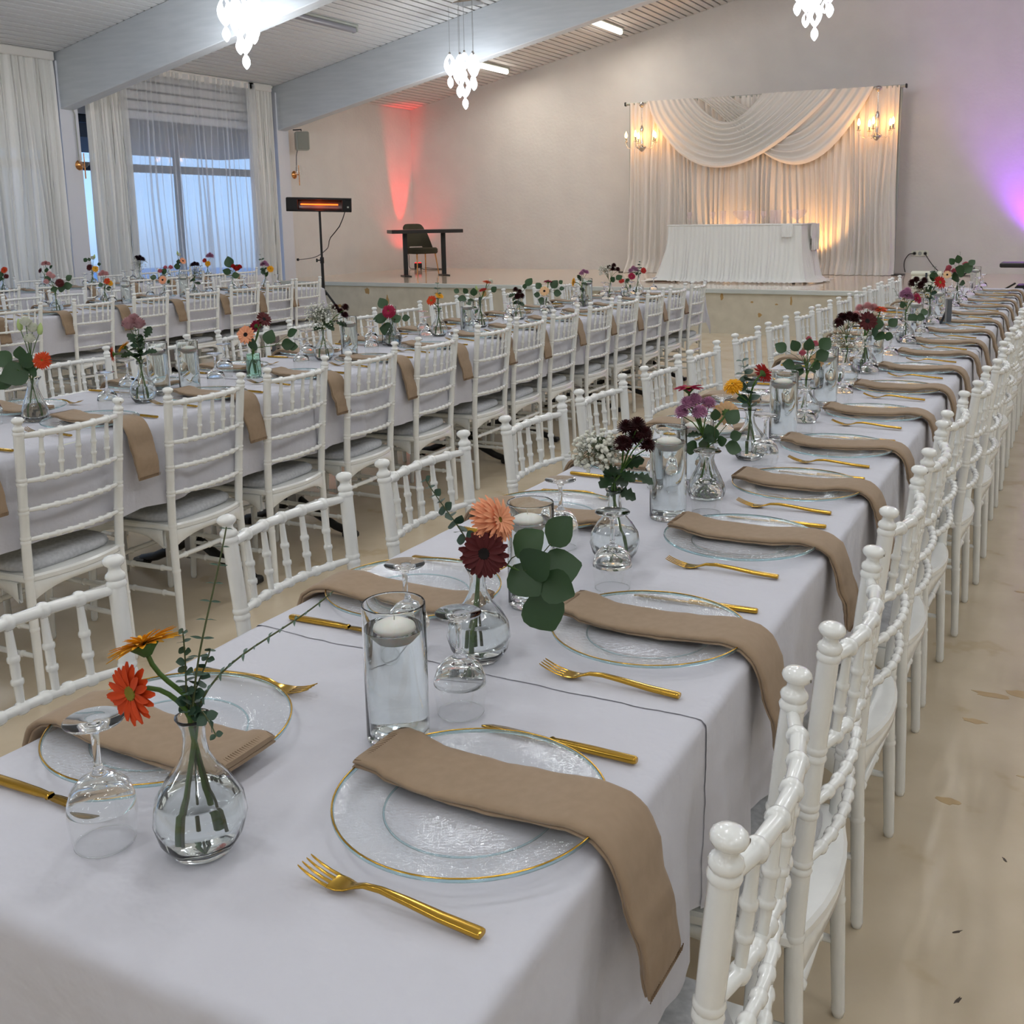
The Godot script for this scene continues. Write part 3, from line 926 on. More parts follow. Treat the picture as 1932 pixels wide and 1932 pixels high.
func make_chair() -> Node3D:
	var t := thing("chiavari_chair", "", "chair", Vector3.ZERO, 0.0, "white chairs along the tables")
	var z_at := func(y: float) -> float:
		return lerpf(0.200, 0.186, smoothstep(0.0, 0.40, y)) if y < 0.40 else 0.186 + 0.040 * pow((y - 0.40) / 0.49, 1.2)
	for s in [-1.0, 1.0]:
		var path := func(y: float) -> Vector3:
			return V(s * (lerpf(0.178, 0.170, clampf(y / 0.40, 0, 1)) + 0.012 * clampf((y - 0.4) / 0.49, 0, 1)), y, z_at.call(y))
		var prof: Array = [[0.0, 0.0001], [0.0005, 0.010], [0.012, 0.0125], [0.03, 0.0118], [0.2, 0.0135]]
		prof += ring(0.235, 0.007, 0.0135, 0.0155) + [[0.30, 0.0140]] + ring(0.395, 0.007, 0.0142, 0.0162) + [[0.45, 0.0146]]
		for y in [0.512, 0.602, 0.69]:
			prof += ring(y - 0.0065, 0.006, 0.0142, 0.0165) + ring(y + 0.0065, 0.006, 0.0142, 0.0165)
		prof += [[0.77, 0.0148]] + ring(0.8345, 0.006, 0.0145, 0.0172) + ring(0.8475, 0.006, 0.0140, 0.0172)
		prof += [[0.857, 0.0108], [0.862, 0.0102], [0.8650, 0.0125], [0.8675, 0.0162], [0.8720, 0.0185], [0.8770, 0.0174], [0.8808, 0.0135], [0.8830, 0.0075], [0.8836, 0.0001]]
		var b := MB.new()
		b.rod(path, prof, 14)
		var post := part(t, "post", b.mesh(), M.chair)
		# worn paint on the knobs
		var chip := PackedVector2Array()
		for i in 7:
			chip.append(Vector2(cos(TAU * i / 7) * 0.0035 * (1.0 + 0.4 * sin(i * 3.0)), sin(TAU * i / 7) * 0.002))
		b = MB.new()
		b.slab(chip, 0.0, 0.0006, 0.0)
		part(post, "paint_chip", b.mesh(), M.chip, Transform3D(Basis(Vector3.RIGHT, PI / 2 - 0.2), V(s * 0.182 - s * 0.006, 0.8705, z_at.call(0.8705) + 0.0172)))
	# bowed rails with turned knots
	var rails: Array = [["top_rail", 0.826, 0.0098, 0.0138, 5], ["back_rail", 0.69, 0.0080, 0.0115, 7], ["back_rail", 0.602, 0.0075, 0.0105, 7], ["back_rail", 0.512, 0.0075, 0.0105, 7]]
	for q in rails:
		var y: float = q[1]
		var path := func(s: float) -> Vector3:
			return V(s * 0.178, y, z_at.call(y) + 0.030 * (1.0 - s * s))
		var n: int = q[4]
		var prof: Array = [[-0.97, q[2] * 0.8]]
		for i in n:
			prof += ring(lerpf(-0.667, 0.667, float(i) / (n - 1)), 0.045 if n == 5 else 0.05, q[2], q[3])
		prof.append([0.97, q[2] * 0.8])
		var b := MB.new()
		b.rod(path, prof, 10)
		part(t, q[0], b.mesh(), M.chair)
	for i in 5:
		var s := -0.667 + 0.3335 * i
		var path := func(y: float) -> Vector3:
			return V(s * 0.178, y, z_at.call(y) + 0.030 * (1.0 - s * s))
		var prof: Array = [[0.69, 0.0062], [0.71, 0.0066]] + ring(0.732, 0.006, 0.0072, 0.0102) + [[0.748, 0.0078]] + ring(0.768, 0.006, 0.0076, 0.0102) + [[0.785, 0.0070], [0.81, 0.0062], [0.824, 0.0060]]
		var b := MB.new()
		b.rod(path, prof, 8)
		part(t, "spindle", b.mesh(), M.chair)
	# seat: frame bowed at the back, cushion, shaped aprons
	var outl := PackedVector2Array()
	for i in 9:
		var s := -1.0 + 0.25 * i
		outl.append(Vector2(s * 0.184, 0.190 + 0.035 * (1.0 - s * s)))
	for k in [[0.205, -0.17], [0.203, -0.195], [0.188, -0.212]]:
		outl.append(Vector2(k[0], k[1]))
	for i in 5:
		var s := 0.8 - 0.4 * i
		outl.append(Vector2(s * 0.20, -0.215 - 0.012 * (1.0 - s * s)))
	for k in [[-0.188, -0.212], [-0.203, -0.195], [-0.205, -0.17]]:
		outl.append(Vector2(k[0], k[1]))
	var b := MB.new()
	b.slab(outl, 0.378, 0.402, 0.006)
	part(t, "seat_frame", b.mesh(), M.chair)
	b = MB.new()
	var p := PackedVector3Array()
	var prof2 := [[0.90, 0.399], [0.965, 0.404], [0.985, 0.414], [0.965, 0.426], [0.90, 0.434], [0.7, 0.440], [0.4, 0.443], [0.001, 0.444]]
	for q in prof2:
		for j in 40:
			var a := TAU * j / 40
			var c := cos(a)
			var s := sin(a)
			var r := pow(pow(absf(c), 5.0) + pow(absf(s), 5.0), -0.2)
			p.append(V(c * r * 0.186 * q[0], q[1] + 0.002 * sin(a * 3.0 + q[0] * 5.0), -0.012 + s * r * 0.190 * q[0]))
	b.grid(p, prof2.size(), 40, true)
	part(t, "cushion", b.mesh(), M.velvet)
	for k in [[V(-0.175, 0, 0.185), V(0.175, 0, 0.185), 0.03], [V(-0.185, 0, -0.19), V(0.185, 0, -0.19), 0.0], [V(-0.19, 0, -0.18), V(-0.185, 0, 0.16), 0.0], [V(0.19, 0, -0.18), V(0.185, 0, 0.16), 0.0]]:
		b = MB.new()
		p = PackedVector3Array()
		var side: Vector3 = (k[1] - k[0]).normalized().cross(Vector3.UP) * 0.007
		for i in 15:
			var s := -1.0 + i / 7.0
			var c: Vector3 = k[0].lerp(k[1], i / 14.0) + V(0, 0, k[2] * (1.0 - s * s))
			var low := 0.378 - 0.016 - 0.045 * pow(absf(s), 3.0)
			p.append_array(PackedVector3Array([c + side + V(0, low, 0), c + side + V(0, 0.380, 0), c - side + V(0, 0.380, 0), c - side + V(0, low, 0)]))
		b.grid(p, 15, 4, true)
		part(t, "apron", b.mesh(), M.chair)
	for s in [-1.0, 1.0]:
		var path := func(y: float) -> Vector3:
			return V(s * lerpf(0.192, 0.184, y / 0.38), y, lerpf(-0.205, -0.188, y / 0.38))
		var prof: Array = [[0.0, 0.0001], [0.0005, 0.010], [0.012, 0.0125], [0.03, 0.0118], [0.18, 0.0135]] + ring(0.215, 0.007, 0.0135, 0.0155) + [[0.3, 0.0145]] + ring(0.345, 0.007, 0.0145, 0.0165) + [[0.38, 0.015]]
		b = MB.new()
		b.rod(path, prof, 12)
		part(t, "leg", b.mesh(), M.chair)
	var bars := [[V(-0.187, 0.15, -0.198), V(-0.176, 0.15, 0.19)], [V(0.187, 0.15, -0.198), V(0.176, 0.15, 0.19)], [V(-0.186, 0.24, -0.194), V(-0.174, 0.24, 0.188)], [V(0.186, 0.24, -0.194), V(0.174, 0.24, 0.188)], [V(-0.186, 0.21, -0.197), V(0.186, 0.21, -0.197)], [V(-0.173, 0.28, 0.187), V(0.173, 0.28, 0.187)]]
	for k in bars:
		var path := func(s: float) -> Vector3:
			return k[0].lerp(k[1], s)
		b = MB.new()
		b.rod(path, [[0.0, 0.007]] + ring(0.15, 0.02, 0.0085, 0.0115) + [[0.3, 0.0095]] + ring(0.5, 0.02, 0.0095, 0.0125) + [[0.7, 0.0095]] + ring(0.85, 0.02, 0.0085, 0.0115) + [[1.0, 0.007]], 8)
		part(t, "stretcher", b.mesh(), M.chair)
	return t


func seats() -> void:
	var proto := make_chair()
	var first := true
	var edge := [0.008, 0.0, -0.015, -0.02, -0.025, 0.0, 0.02, 0.005, 0.01, 0.005]
	# sides: [row, +1 right side or -1 left side, distance of the knob line from the row's centre, places along z, name]
	var sides := [
		[0, 1, 0.525, [-1.0, -1.535, -2.16, -2.70, -3.235, -3.825, -4.40, -5.0, -5.6, -6.15, -6.7, -7.25, -7.8, -8.35, -8.9, -9.45], "right side of the right table"],
		[0, -1, 0.60, [-0.97, -1.60, -2.10, -2.685, -3.175, -3.745, -4.255, -4.9, -5.48, -6.1, -6.63, -7.25, -7.85, -8.4, -8.95, -9.5], "left side of the right table"],
		[1, 1, 0.455, [-2.11, -2.68, -3.185, -3.705, -4.26, -4.855, -5.31, -5.80, -6.39, -6.91, -7.49, -8.04, -8.61], "right side of the middle table"],
		[1, -1, 0.715, [-2.55, -3.11, -3.62, -4.2, -4.77, -5.25, -5.80, -6.3, -6.82, -7.4, -7.95, -8.5], "left side of the middle table"],
		[2, 1, 0.46, [-4.89, -5.55, -6.12, -6.72, -7.25, -7.74, -8.17], "right side of the left table"],
		[2, -1, 0.60, [-5.2, -5.75, -6.2, -6.75, -7.3, -7.8, -8.25], "left side of the left table"],
		[3, 1, 0.58, [-6.42, -6.98, -7.55, -8.1, -8.65, -9.2, -9.75], "right side of the window table"],
		[3, -1, 0.55, [-6.5, -7.05, -7.6, -8.15, -8.7, -9.25, -9.8], "left side of the window table"],
	]
	for s in sides:
		for i in s[3].size():
			var z: float = s[3][i]
			var x: float = row_x(s[0], z) + s[1] * (s[2] - 0.225) + (edge[i] if s[0] == 0 and s[1] > 0 and i < edge.size() else 0.0)
			var jig := rng.randf_range(-0.02, 0.02)
			if s[0] == 0 and s[1] > 0:
				jig = [0.07, 0.02, -0.02, 0.03, -0.03][i] if i < 5 else 0.0
			var turn: float = (PI / 2 if s[1] > 0 else -PI / 2) + atan(rows_[s[0]][1]) + jig
			var label: String = "white chiavari chair, %s from the front on the %s" % [nth(i), s[4]]
			if first:
				first = false
				proto.position = V(x, 0, z)
				proto.rotation.y = turn
				proto.set_meta("label", label)
			else:
				dup(proto, V(x, 0, z), turn, label)


# ------------------------------------------------------------------ place settings (made for a guest on the right, facing -x)
func make_plate(gold: bool) -> Node3D:
	var t := thing("charger_plate", "", "plate", Vector3.ZERO, 0.0, "glass charger plates")
	var b := MB.new()
	b.lathe([[0.0001, 0.004], [0.05, 0.004], [0.088, 0.0045], [0.097, 0.008], [0.104, 0.0135], [0.125, 0.0155], [0.150, 0.0185], [0.1545, 0.0195]], 72)
	b.lathe([[0.1545, 0.0195], [0.152, 0.0165], [0.125, 0.0115], [0.106, 0.0095], [0.099, 0.004], [0.092, 0.0008], [0.05, 0.0006], [0.0001, 0.0006]], 72)
	part(t, "dish", b.mesh(), M.plate)
	b = MB.new()
	var prof: Array = []
	for i in 9:
		var a := TAU * i / 8
		prof.append([0.1538 + 0.0020 * cos(a), 0.0178 + 0.0026 * sin(a)])
	b.lathe(prof, 72)
	part(t, "glass_rim", b.mesh(), M.plate_edge)
	if gold:
		b = MB.new()
		prof = []
		for i in 9:
			var a := TAU * i / 8
			prof.append([0.1543 + 0.0012 * cos(a), 0.0204 + 0.0008 * sin(a)])
		b.lathe(prof, 72)
		part(t, "gold_rim", b.mesh(), M.gold)
	b = MB.new()
	prof = []
	for i in 9:
		var a := TAU * i / 8
		prof.append([0.098 + 0.0013 * cos(a), 0.0062 + 0.0013 * sin(a)])
	b.lathe(prof, 64)
	part(t, "well_ridge", b.mesh(), M.plate_edge)
	return t


# a napkin folded to a strip, lying over the plate and falling over the table edge at x = edge
func make_napkin(seed_: int, edge: float, fall: float) -> Node3D:
	var t := thing("napkin", "", "napkin", Vector3.ZERO, 0.0, "folded linen napkins")
	var n := FastNoiseLite.new()
	n.seed = seed_
	n.frequency = 1.0
	# the line it follows: from the plate's well up over the rim, to the table edge, down
	var line := PackedVector2Array([Vector2(-0.155, 0.026), Vector2(-0.12, 0.0215), Vector2(-0.08, 0.0165), Vector2(-0.03, 0.0155), Vector2(0.02, 0.016), Vector2(0.06, 0.0185), Vector2(0.10, 0.0235), Vector2(0.13, 0.0255), Vector2(edge - 0.028, 0.0235), Vector2(edge - 0.008, 0.019), Vector2(edge + 0.012, 0.004), Vector2(edge + 0.024, -0.022), Vector2(edge + 0.032, -0.06)])
	line.append(Vector2(edge + 0.036 + fall * 0.06, -fall * 0.6))
	line.append(Vector2(edge + 0.036 + fall * 0.10, -fall))
	var curve := Curve2D.new()
	for i in line.size():
		var tan_ := (line[mini(i + 1, line.size() - 1)] - line[maxi(i - 1, 0)]) * 0.16
		curve.add_point(line[i], -tan_, tan_)
	var len_ := curve.get_baked_length()
	var rows := 46
	var layers := [[0.050, 0.0052, 0.0, 0.0], [0.0475, 0.0035, -0.0062, 0.006]]
	for l in layers:
		var b := MB.new()
		var p := PackedVector3Array()
		var half: float = l[0]
		var cols := 18
		for i in rows:
			var s := len_ * i / (rows - 1)
			var q := curve.sample_baked(s)
			var q2 := curve.sample_baked(minf(s + 0.004, len_))
			var q1 := curve.sample_baked(maxf(s - 0.004, 0.0))
			var d := (q2 - q1).normalized()
			var up := Vector2(-d.y, d.x)
			var hang := smoothstep(len_ - fall - 0.02, len_, s)
			var shift := 0.006 * n.get_noise_1d(s * 6.0 + l[3] * 100.0) + hang * 0.010 * n.get_noise_1d(3.0 + seed_)
			var wide := half * (1.0 + 0.05 * n.get_noise_1d(s * 9.0 + 50.0) - 0.08 * hang)
			if i == 0 or i == rows - 1:
				wide *= 0.985
			for j in cols:
				# flattened oval section
				var a := TAU * j / cols
				var c := signf(cos(a)) * pow(absf(cos(a)), 0.45)
				var e := signf(sin(a)) * pow(absf(sin(a)), 0.55)
				var wave := 0.0022 * n.get_noise_2d(s * 14.0, c * 1.6 + seed_) * (1.0 + 2.0 * hang) * smoothstep(len_, len_ - 0.03, s)
				var h: float = l[1] * e + l[2] + wave + (0.0035 * c * c * (1.0 if i < 4 else 0.0))
				if i == 0 or i == rows - 1:
					h = l[1] * e * 0.6 + l[2] + wave
				p.append(V(q.x + up.x * h, q.y + up.y * h, c * wide + shift))
		b.grid(p, rows, cols, true)
		# close both ends
		for end in [0, rows - 1]:
			var ce := Vector3.ZERO
			for j in cols:
				ce += p[end * cols + j] / cols
			for j in cols:
				var at := b.v.size()
				b.v.append_array(PackedVector3Array([ce, p[end * cols + j], p[end * cols + (j + 1) % cols]]))
				b.ix.append_array(PackedInt32Array([at, at + 1, at + 2]) if end == 0 else PackedInt32Array([at, at + 2, at + 1]))
		part(t, "folded_cloth" if l[2] == 0.0 else "lower_fold", b.mesh(), M.linen)
	# blanket stitch at both ends
	var b := MB.new()
	for end in [0.0, 1.0]:
		for i in 24:
			var z := lerpf(-0.046, 0.046, i / 23.0)
			var q := curve.sample_baked(0.001 if end == 0.0 else len_ - 0.001)
			var q2 := curve.sample_baked(0.011 if end == 0.0 else len_ - 0.011)
			var d := (q2 - q).normalized()
			var up := Vector2(-d.y, d.x) * (1.0 if end == 0.0 else -1.0) * 0.0062
			b.tube(PackedVector3Array([V(q.x + up.x * 0.5, q.y + up.y * 0.5, z), V(q2.x + up.x, q2.y + up.y, z + 0.0005)]), 0.0006, 0.0006, 4)
	var st := part(t, "stitching", b.mesh(), M.stitch)
	st.set_meta("kind", "stuff")
	return t


func make_fork() -> Node3D:
	var t := thing("fork", "", "fork", Vector3.ZERO, 0.0, "gold forks")
	# along x: tips at -0.106, handle end at +0.106
	var b := MB.new()
	var p := PackedVector3Array()
	var keys := [[0.106, 0.0062, 0.0042, 0.0030], [0.103, 0.0070, 0.0044, 0.0034], [0.06, 0.0062, 0.0066, 0.0034], [0.02, 0.0050, 0.0105, 0.0032], [-0.01, 0.0036, 0.0125, 0.0030], [-0.030, 0.0032, 0.0108, 0.0026], [-0.042, 0.0050, 0.0066, 0.0016], [-0.050, 0.0098, 0.0042, 0.0012], [-0.058, 0.0122, 0.0034, 0.0010], [-0.066, 0.0126, 0.0036, 0.0009], [-0.070, 0.0126, 0.0040, 0.0009]]
	for k in keys:
		for j in 12:
			var a := TAU * j / 12
			p.append(V(k[0], k[2] + k[3] * signf(sin(a)) * pow(absf(sin(a)), 0.6), k[1] * signf(cos(a)) * pow(absf(cos(a)), 0.6)))
	b.grid(p, keys.size(), 12, true)
	for end in [0, keys.size() - 1]:
		for j in 10:
			b.tri(p[end * 12], p[end * 12 + j + 1], p[end * 12 + j + 2], V(0, 0.005, 0))
	part(t, "handle", b.mesh(), M.gold)
	for i in 4:
		var z := (i - 1.5) * 0.0068
		b = MB.new()
		p = PackedVector3Array()
		for k in [[-0.069, 0.0024, 0.0040], [-0.080, 0.0021, 0.0062], [-0.092, 0.0018, 0.0098], [-0.102, 0.0013, 0.0140], [-0.106, 0.0004, 0.0160]]:
			for j in 8:
				var a := TAU * j / 8
				p.append(V(k[0], k[2] + 0.0009 * sin(a), z + k[1] * cos(a)))
		b.grid(p, 5, 8, true)
		part(t, "tine", b.mesh(), M.gold)
	return t


func make_knife() -> Node3D:
	var t := thing("knife", "", "knife", Vector3.ZERO, 0.0, "gold knives")
	var b := MB.new()
	var p := PackedVector3Array()
	var keys := [[0.108, 0.0040, 0.0032], [0.105, 0.0064, 0.0042], [0.05, 0.0064, 0.0044], [0.01, 0.0056, 0.0040], [-0.004, 0.0046, 0.0032], [-0.008, 0.0062, 0.0040], [-0.011, 0.0050, 0.0030]]
	for k in keys:
		for j in 14:
			var a := TAU * j / 14
			p.append(V(k[0], 0.0045 + k[2] * signf(sin(a)) * pow(absf(sin(a)), 0.7), k[1] * signf(cos(a)) * pow(absf(cos(a)), 0.7)))
	b.grid(p, keys.size(), 14, true)
	for j in 12:
		b.tri(p[0], p[j + 1], p[j + 2], V(0, 0.0045, 0))
	part(t, "handle", b.mesh(), M.gold)
	b = MB.new()
	p = PackedVector3Array()
	for k in [[-0.010, -0.0046, 0.0046], [-0.02, -0.0066, 0.0060], [-0.05, -0.0082, 0.0066], [-0.08, -0.0080, 0.0064], [-0.098, -0.0056, 0.0062], [-0.106, -0.0010, 0.0060], [-0.1085, 0.0040, 0.0056]]:
		p.append_array(PackedVector3Array([V(k[0], 0.0036, k[1]), V(k[0], 0.0052, k[1] * 0.4 + k[2] * 0.6), V(k[0], 0.0050, k[2]), V(k[0], 0.0026, k[2]), V(k[0], 0.0026, k[1] * 0.4 + k[2] * 0.6)]))
	b.grid(p, 7, 5, true)
	part(t, "blade", b.mesh(), M.gold_blade)
	return t


# a wine glass standing upside down on its rim
func make_glass() -> Node3D:
	var t := thing("wine_glass", "", "glass", Vector3.ZERO, 0.0, "upturned wine glasses")
	var b := MB.new()
	b.lathe([[0.0312, 0.0], [0.0330, 0.008], [0.0345, 0.018], [0.0362, 0.034], [0.0357, 0.043]], 40)
	b.lathe([[0.0300, 0.0], [0.0333, 0.018], [0.0348, 0.034], [0.0345, 0.043]], 40, Transform3D(), 0.0, 0)
	part(t, "bowl", b.mesh(), M.thin)
	b = MB.new()
	var prof: Array = []
	for i in 9:
		var a := TAU * i / 8
		prof.append([0.0308 + 0.0009 * cos(a), 0.0009 + 0.0009 * sin(a)])
	b.lathe(prof, 48)
	part(t, "lip", b.mesh(), M.glass)
	b = MB.new()
	b.lathe([[0.0001, 0.0705], [0.010, 0.0698], [0.0195, 0.0664], [0.0280, 0.0585], [0.0328, 0.0490], [0.0345, 0.0430], [0.0357, 0.0432], [0.0346, 0.0510], [0.0300, 0.0645], [0.0205, 0.0745], [0.012, 0.079], [0.006, 0.083], [0.0042, 0.092], [0.0038, 0.11], [0.0044, 0.126], [0.008, 0.1335], [0.018, 0.137], [0.0305, 0.1405], [0.0315, 0.1418], [0.030, 0.1430], [0.016, 0.1424], [0.0001, 0.1418]], 40)
	part(t, "stem_and_foot", b.mesh(), M.glass)
	return t


func settings() -> void:
	var plates := [make_plate(true), make_plate(false)]
	var napkins := [make_napkin(3, 0.170, 0.155), make_napkin(8, 0.170, 0.17), make_napkin(21, 0.170, 0.145)]
	var fork := make_fork()
	var knife := make_knife()
	var glass := make_glass()
	var used := {}
	var place := func(o: Node3D, at: Vector3, turn: float, label: String) -> void:
		if not used.has(o):
			used[o] = true
			o.position = at
			o.rotation.y = turn
			o.set_meta("label", label)
		else:
			dup(o, at, turn, label)
	var sides := [
		[0, 1, [-0.93, -1.475, -2.01, -2.47, -2.95, -3.51, -4.06, -4.60, -5.12, -5.60, -6.12, -6.70, -7.23, -7.80, -8.33, -8.88, -9.40], "right table's right side", 2, "0010110110110110101"],
		[0, -1, [-0.90, -1.47, -2.03, -2.57, -3.10, -3.65, -4.2, -4.75, -5.3, -5.85, -6.4, -6.95, -7.5, -8.05, -8.6, -9.15], "right table's left side", 2, "0001101101101101101"],
		[1, 1, [-1.80, -2.38, -2.93, -3.47, -4.02, -4.56, -5.08, -5.54, -6.08, -6.63, -7.18, -7.75, -8.30], "middle table's right side", 2, "1101011010110101101"],
		[1, -1, [-2.45, -3.05, -3.58, -4.15, -4.7, -5.25, -5.8, -6.35, -6.9, -7.45, -8.0, -8.5], "middle table's left side", 2, "1101101011011010110"],
		[2, 1, [-4.75, -5.30, -5.86, -6.45, -7.0, -7.47, -7.95], "left table's right side", 1, "1111111111"],
		[2, -1, [-5.2, -5.75, -6.3, -6.85, -7.4, -7.9], "left table's left side", 0, "1111111111"],
		[3, 1, [-6.5, -7.05, -7.6, -8.15, -8.7, -9.25, -9.8], "window table's right side", 0, "1111111111"],
		[3, -1, [-6.6, -7.15, -7.7, -8.25, -8.8, -9.35, -9.9], "window table's left side", 0, "1111111111"],
	]
	for s in sides:
		for i in s[2].size():
			var z: float = s[2][i]
			var d: float = s[1]
			var turn: float = (0.0 if d > 0 else PI) + atan(rows_[s[0]][1])
			var cx := row_x(s[0], z)
			var px := cx + d * 0.219
			var base := V(px, TOP + 0.003, z)
			var who: String = "%s setting from front, %s" % [nth(i), s[3]]
			var j := func(a: float) -> float:
				return rng.randf_range(-a, a)
			var plain: bool = s[5][i] == "1"
			place.call(plates[1 if plain else 0], base + V(j.call(0.006), 0, j.call(0.006)), j.call(3.0), ("plain clear glass plate" if plain else "clear glass plate with gold rim") + ", " + who)
			place.call(napkins[(i * 2 + s[0] + (1 if d > 0 else 0)) % 3 if i > 0 else 0], base + V(0, 0, -0.028 * d + j.call(0.008)), turn + j.call(0.03), "taupe napkin over the plate edge, " + who)
			if s[4] >= 1:
				place.call(fork, V(cx + d * 0.232, TOP + 0.0032, z + d * 0.178 + j.call(0.006)), turn + j.call(0.05), "gold fork, " + who)
			if s[4] >= 1:
				place.call(knife, V(cx + d * 0.242, TOP + 0.0032, z - d * 0.172 + j.call(0.006)), turn + j.call(0.05), "gold knife, " + who)
			var gx := 0.085 if d > 0 else 0.10
			place.call(glass, V(cx + d * gx + j.call(0.008), TOP + 0.003, z - d * 0.195 + j.call(0.012)), 0.0, "upturned wine glass, " + who)


# ------------------------------------------------------------------ candle glasses
func candles() -> void:
	var made: Array = []
	var cans: Array = []
	for tall in [0.183, 0.205]:
		var t := thing("candle_cylinder", "", "candle glass", Vector3.ZERO, 0.0, "tall glass cylinders with floating candles")
		var r := 0.0405
		var b := MB.new()
		b.lathe([[0.0001, 0.0], [r - 0.004, 0.0], [r, 0.004], [r, tall - 0.002], [r - 0.0012, tall], [r - 0.0026, tall - 0.002], [r - 0.0026, 0.014], [r - 0.008, 0.011], [0.0001, 0.011]], 48)
		part(t, "cylinder", b.mesh(), M.glass)
		b = MB.new()
		b.lathe([[0.0001, 0.0113], [r - 0.0085, 0.0113], [r - 0.0030, 0.0143], [r - 0.0030, tall - 0.032], [r - 0.0045, tall - 0.0335], [0.0001, tall - 0.0335]], 48)
		part(t, "water", b.mesh(), M.water)
		made.append(t)
		var c := thing("floating_candle", "", "candle", Vector3.ZERO, 0.0, "white floating candles")
		b = MB.new()
		b.lathe([[0.0001, -0.018], [0.016, -0.017], [0.0245, -0.008], [0.0275, 0.0], [0.0262, 0.0042], [0.018, 0.0085], [0.008, 0.0105], [0.0001, 0.011]], 32)
		part(c, "wax", b.mesh(), M.wax)
		b = MB.new()
		b.tube(PackedVector3Array([V(0, 0.010, 0), V(0.0005, 0.016, 0), V(-0.001, 0.022, 0.001)]), 0.0008, 0.0006, 6)
		part(c, "wick", b.mesh(), M.wick)
		cans.append(c)
	var spots := [[0, -0.738, -1.034, 0, "beside the front plate on the right table"], [0, -0.80, -1.53, 0, "behind the round green leaves on the right table"], [0, -0.769, -2.128, 1, "beside the burgundy blooms on the right table"], [0, -0.80, -2.42, 0, "behind the flared vase on the right table"], [0, -0.743, -3.045, 1, "between the yellow and pink flowers on the right table"], [0, -0.75, -3.66, 1, "before the white blossom cloud on the right table"], [0, -0.77, -4.75, 0, "behind the large red flower on the right table"], [0, -0.76, -5.95, 1, "halfway down the right table"], [0, -0.77, -7.1, 0, "past the picture frame on the right table"], [0, -0.755, -9.55, 1, "at the far end of the right table"],
		[1, -3.09, -3.02, 1, "before the square bud vase on the middle table"], [1, -3.16, -2.93, 1, "second of the pair by the bud vase, middle table"], [1, -3.10, -4.07, 1, "beside the white blossom cloud on the middle table"], [1, -3.25, -4.62, 1, "behind the bright pink flower on the middle table"], [1, -3.17, -5.30, 0, "beyond the curled sprig on the middle table"], [1, -3.28, -7.25, 1, "before the leaning yellow flower on the middle table"],
		[2, -7.1, -6.3, 0, "between two posies on the left table"], [2, -7.15, -7.0, 1, "beside the peach bloom on the left table"]]
	var seen := [false, false]
	for s in spots:
		var k: int = s[3]
		var at := V(s[1], TOP + 0.003, s[2])
		var wy: float = [0.183, 0.205][k] - 0.0335
		if not seen[k]:
			seen[k] = true
			made[k].position = at
			made[k].set_meta("label", "glass cylinder of water " + s[4])
			cans[k].position = at + V(0.002, wy, 0.001)
			cans[k].set_meta("label", "white candle floating in the cylinder " + s[4])
		else:
			dup(made[k], at, rng.randf() * 6.0, "glass cylinder of water " + s[4])
			dup(cans[k], at + V(rng.randf_range(-0.006, 0.006), wy, rng.randf_range(-0.006, 0.006)), rng.randf() * 6.0, "white candle floating in the cylinder " + s[4])


# ------------------------------------------------------------------ vases and flowers
func scaled(prof: Array, h: float, w := 1.0) -> Array:
	var o: Array = []
	for q in prof:
		o.append([q[0] * w, q[1] * h])
	return o


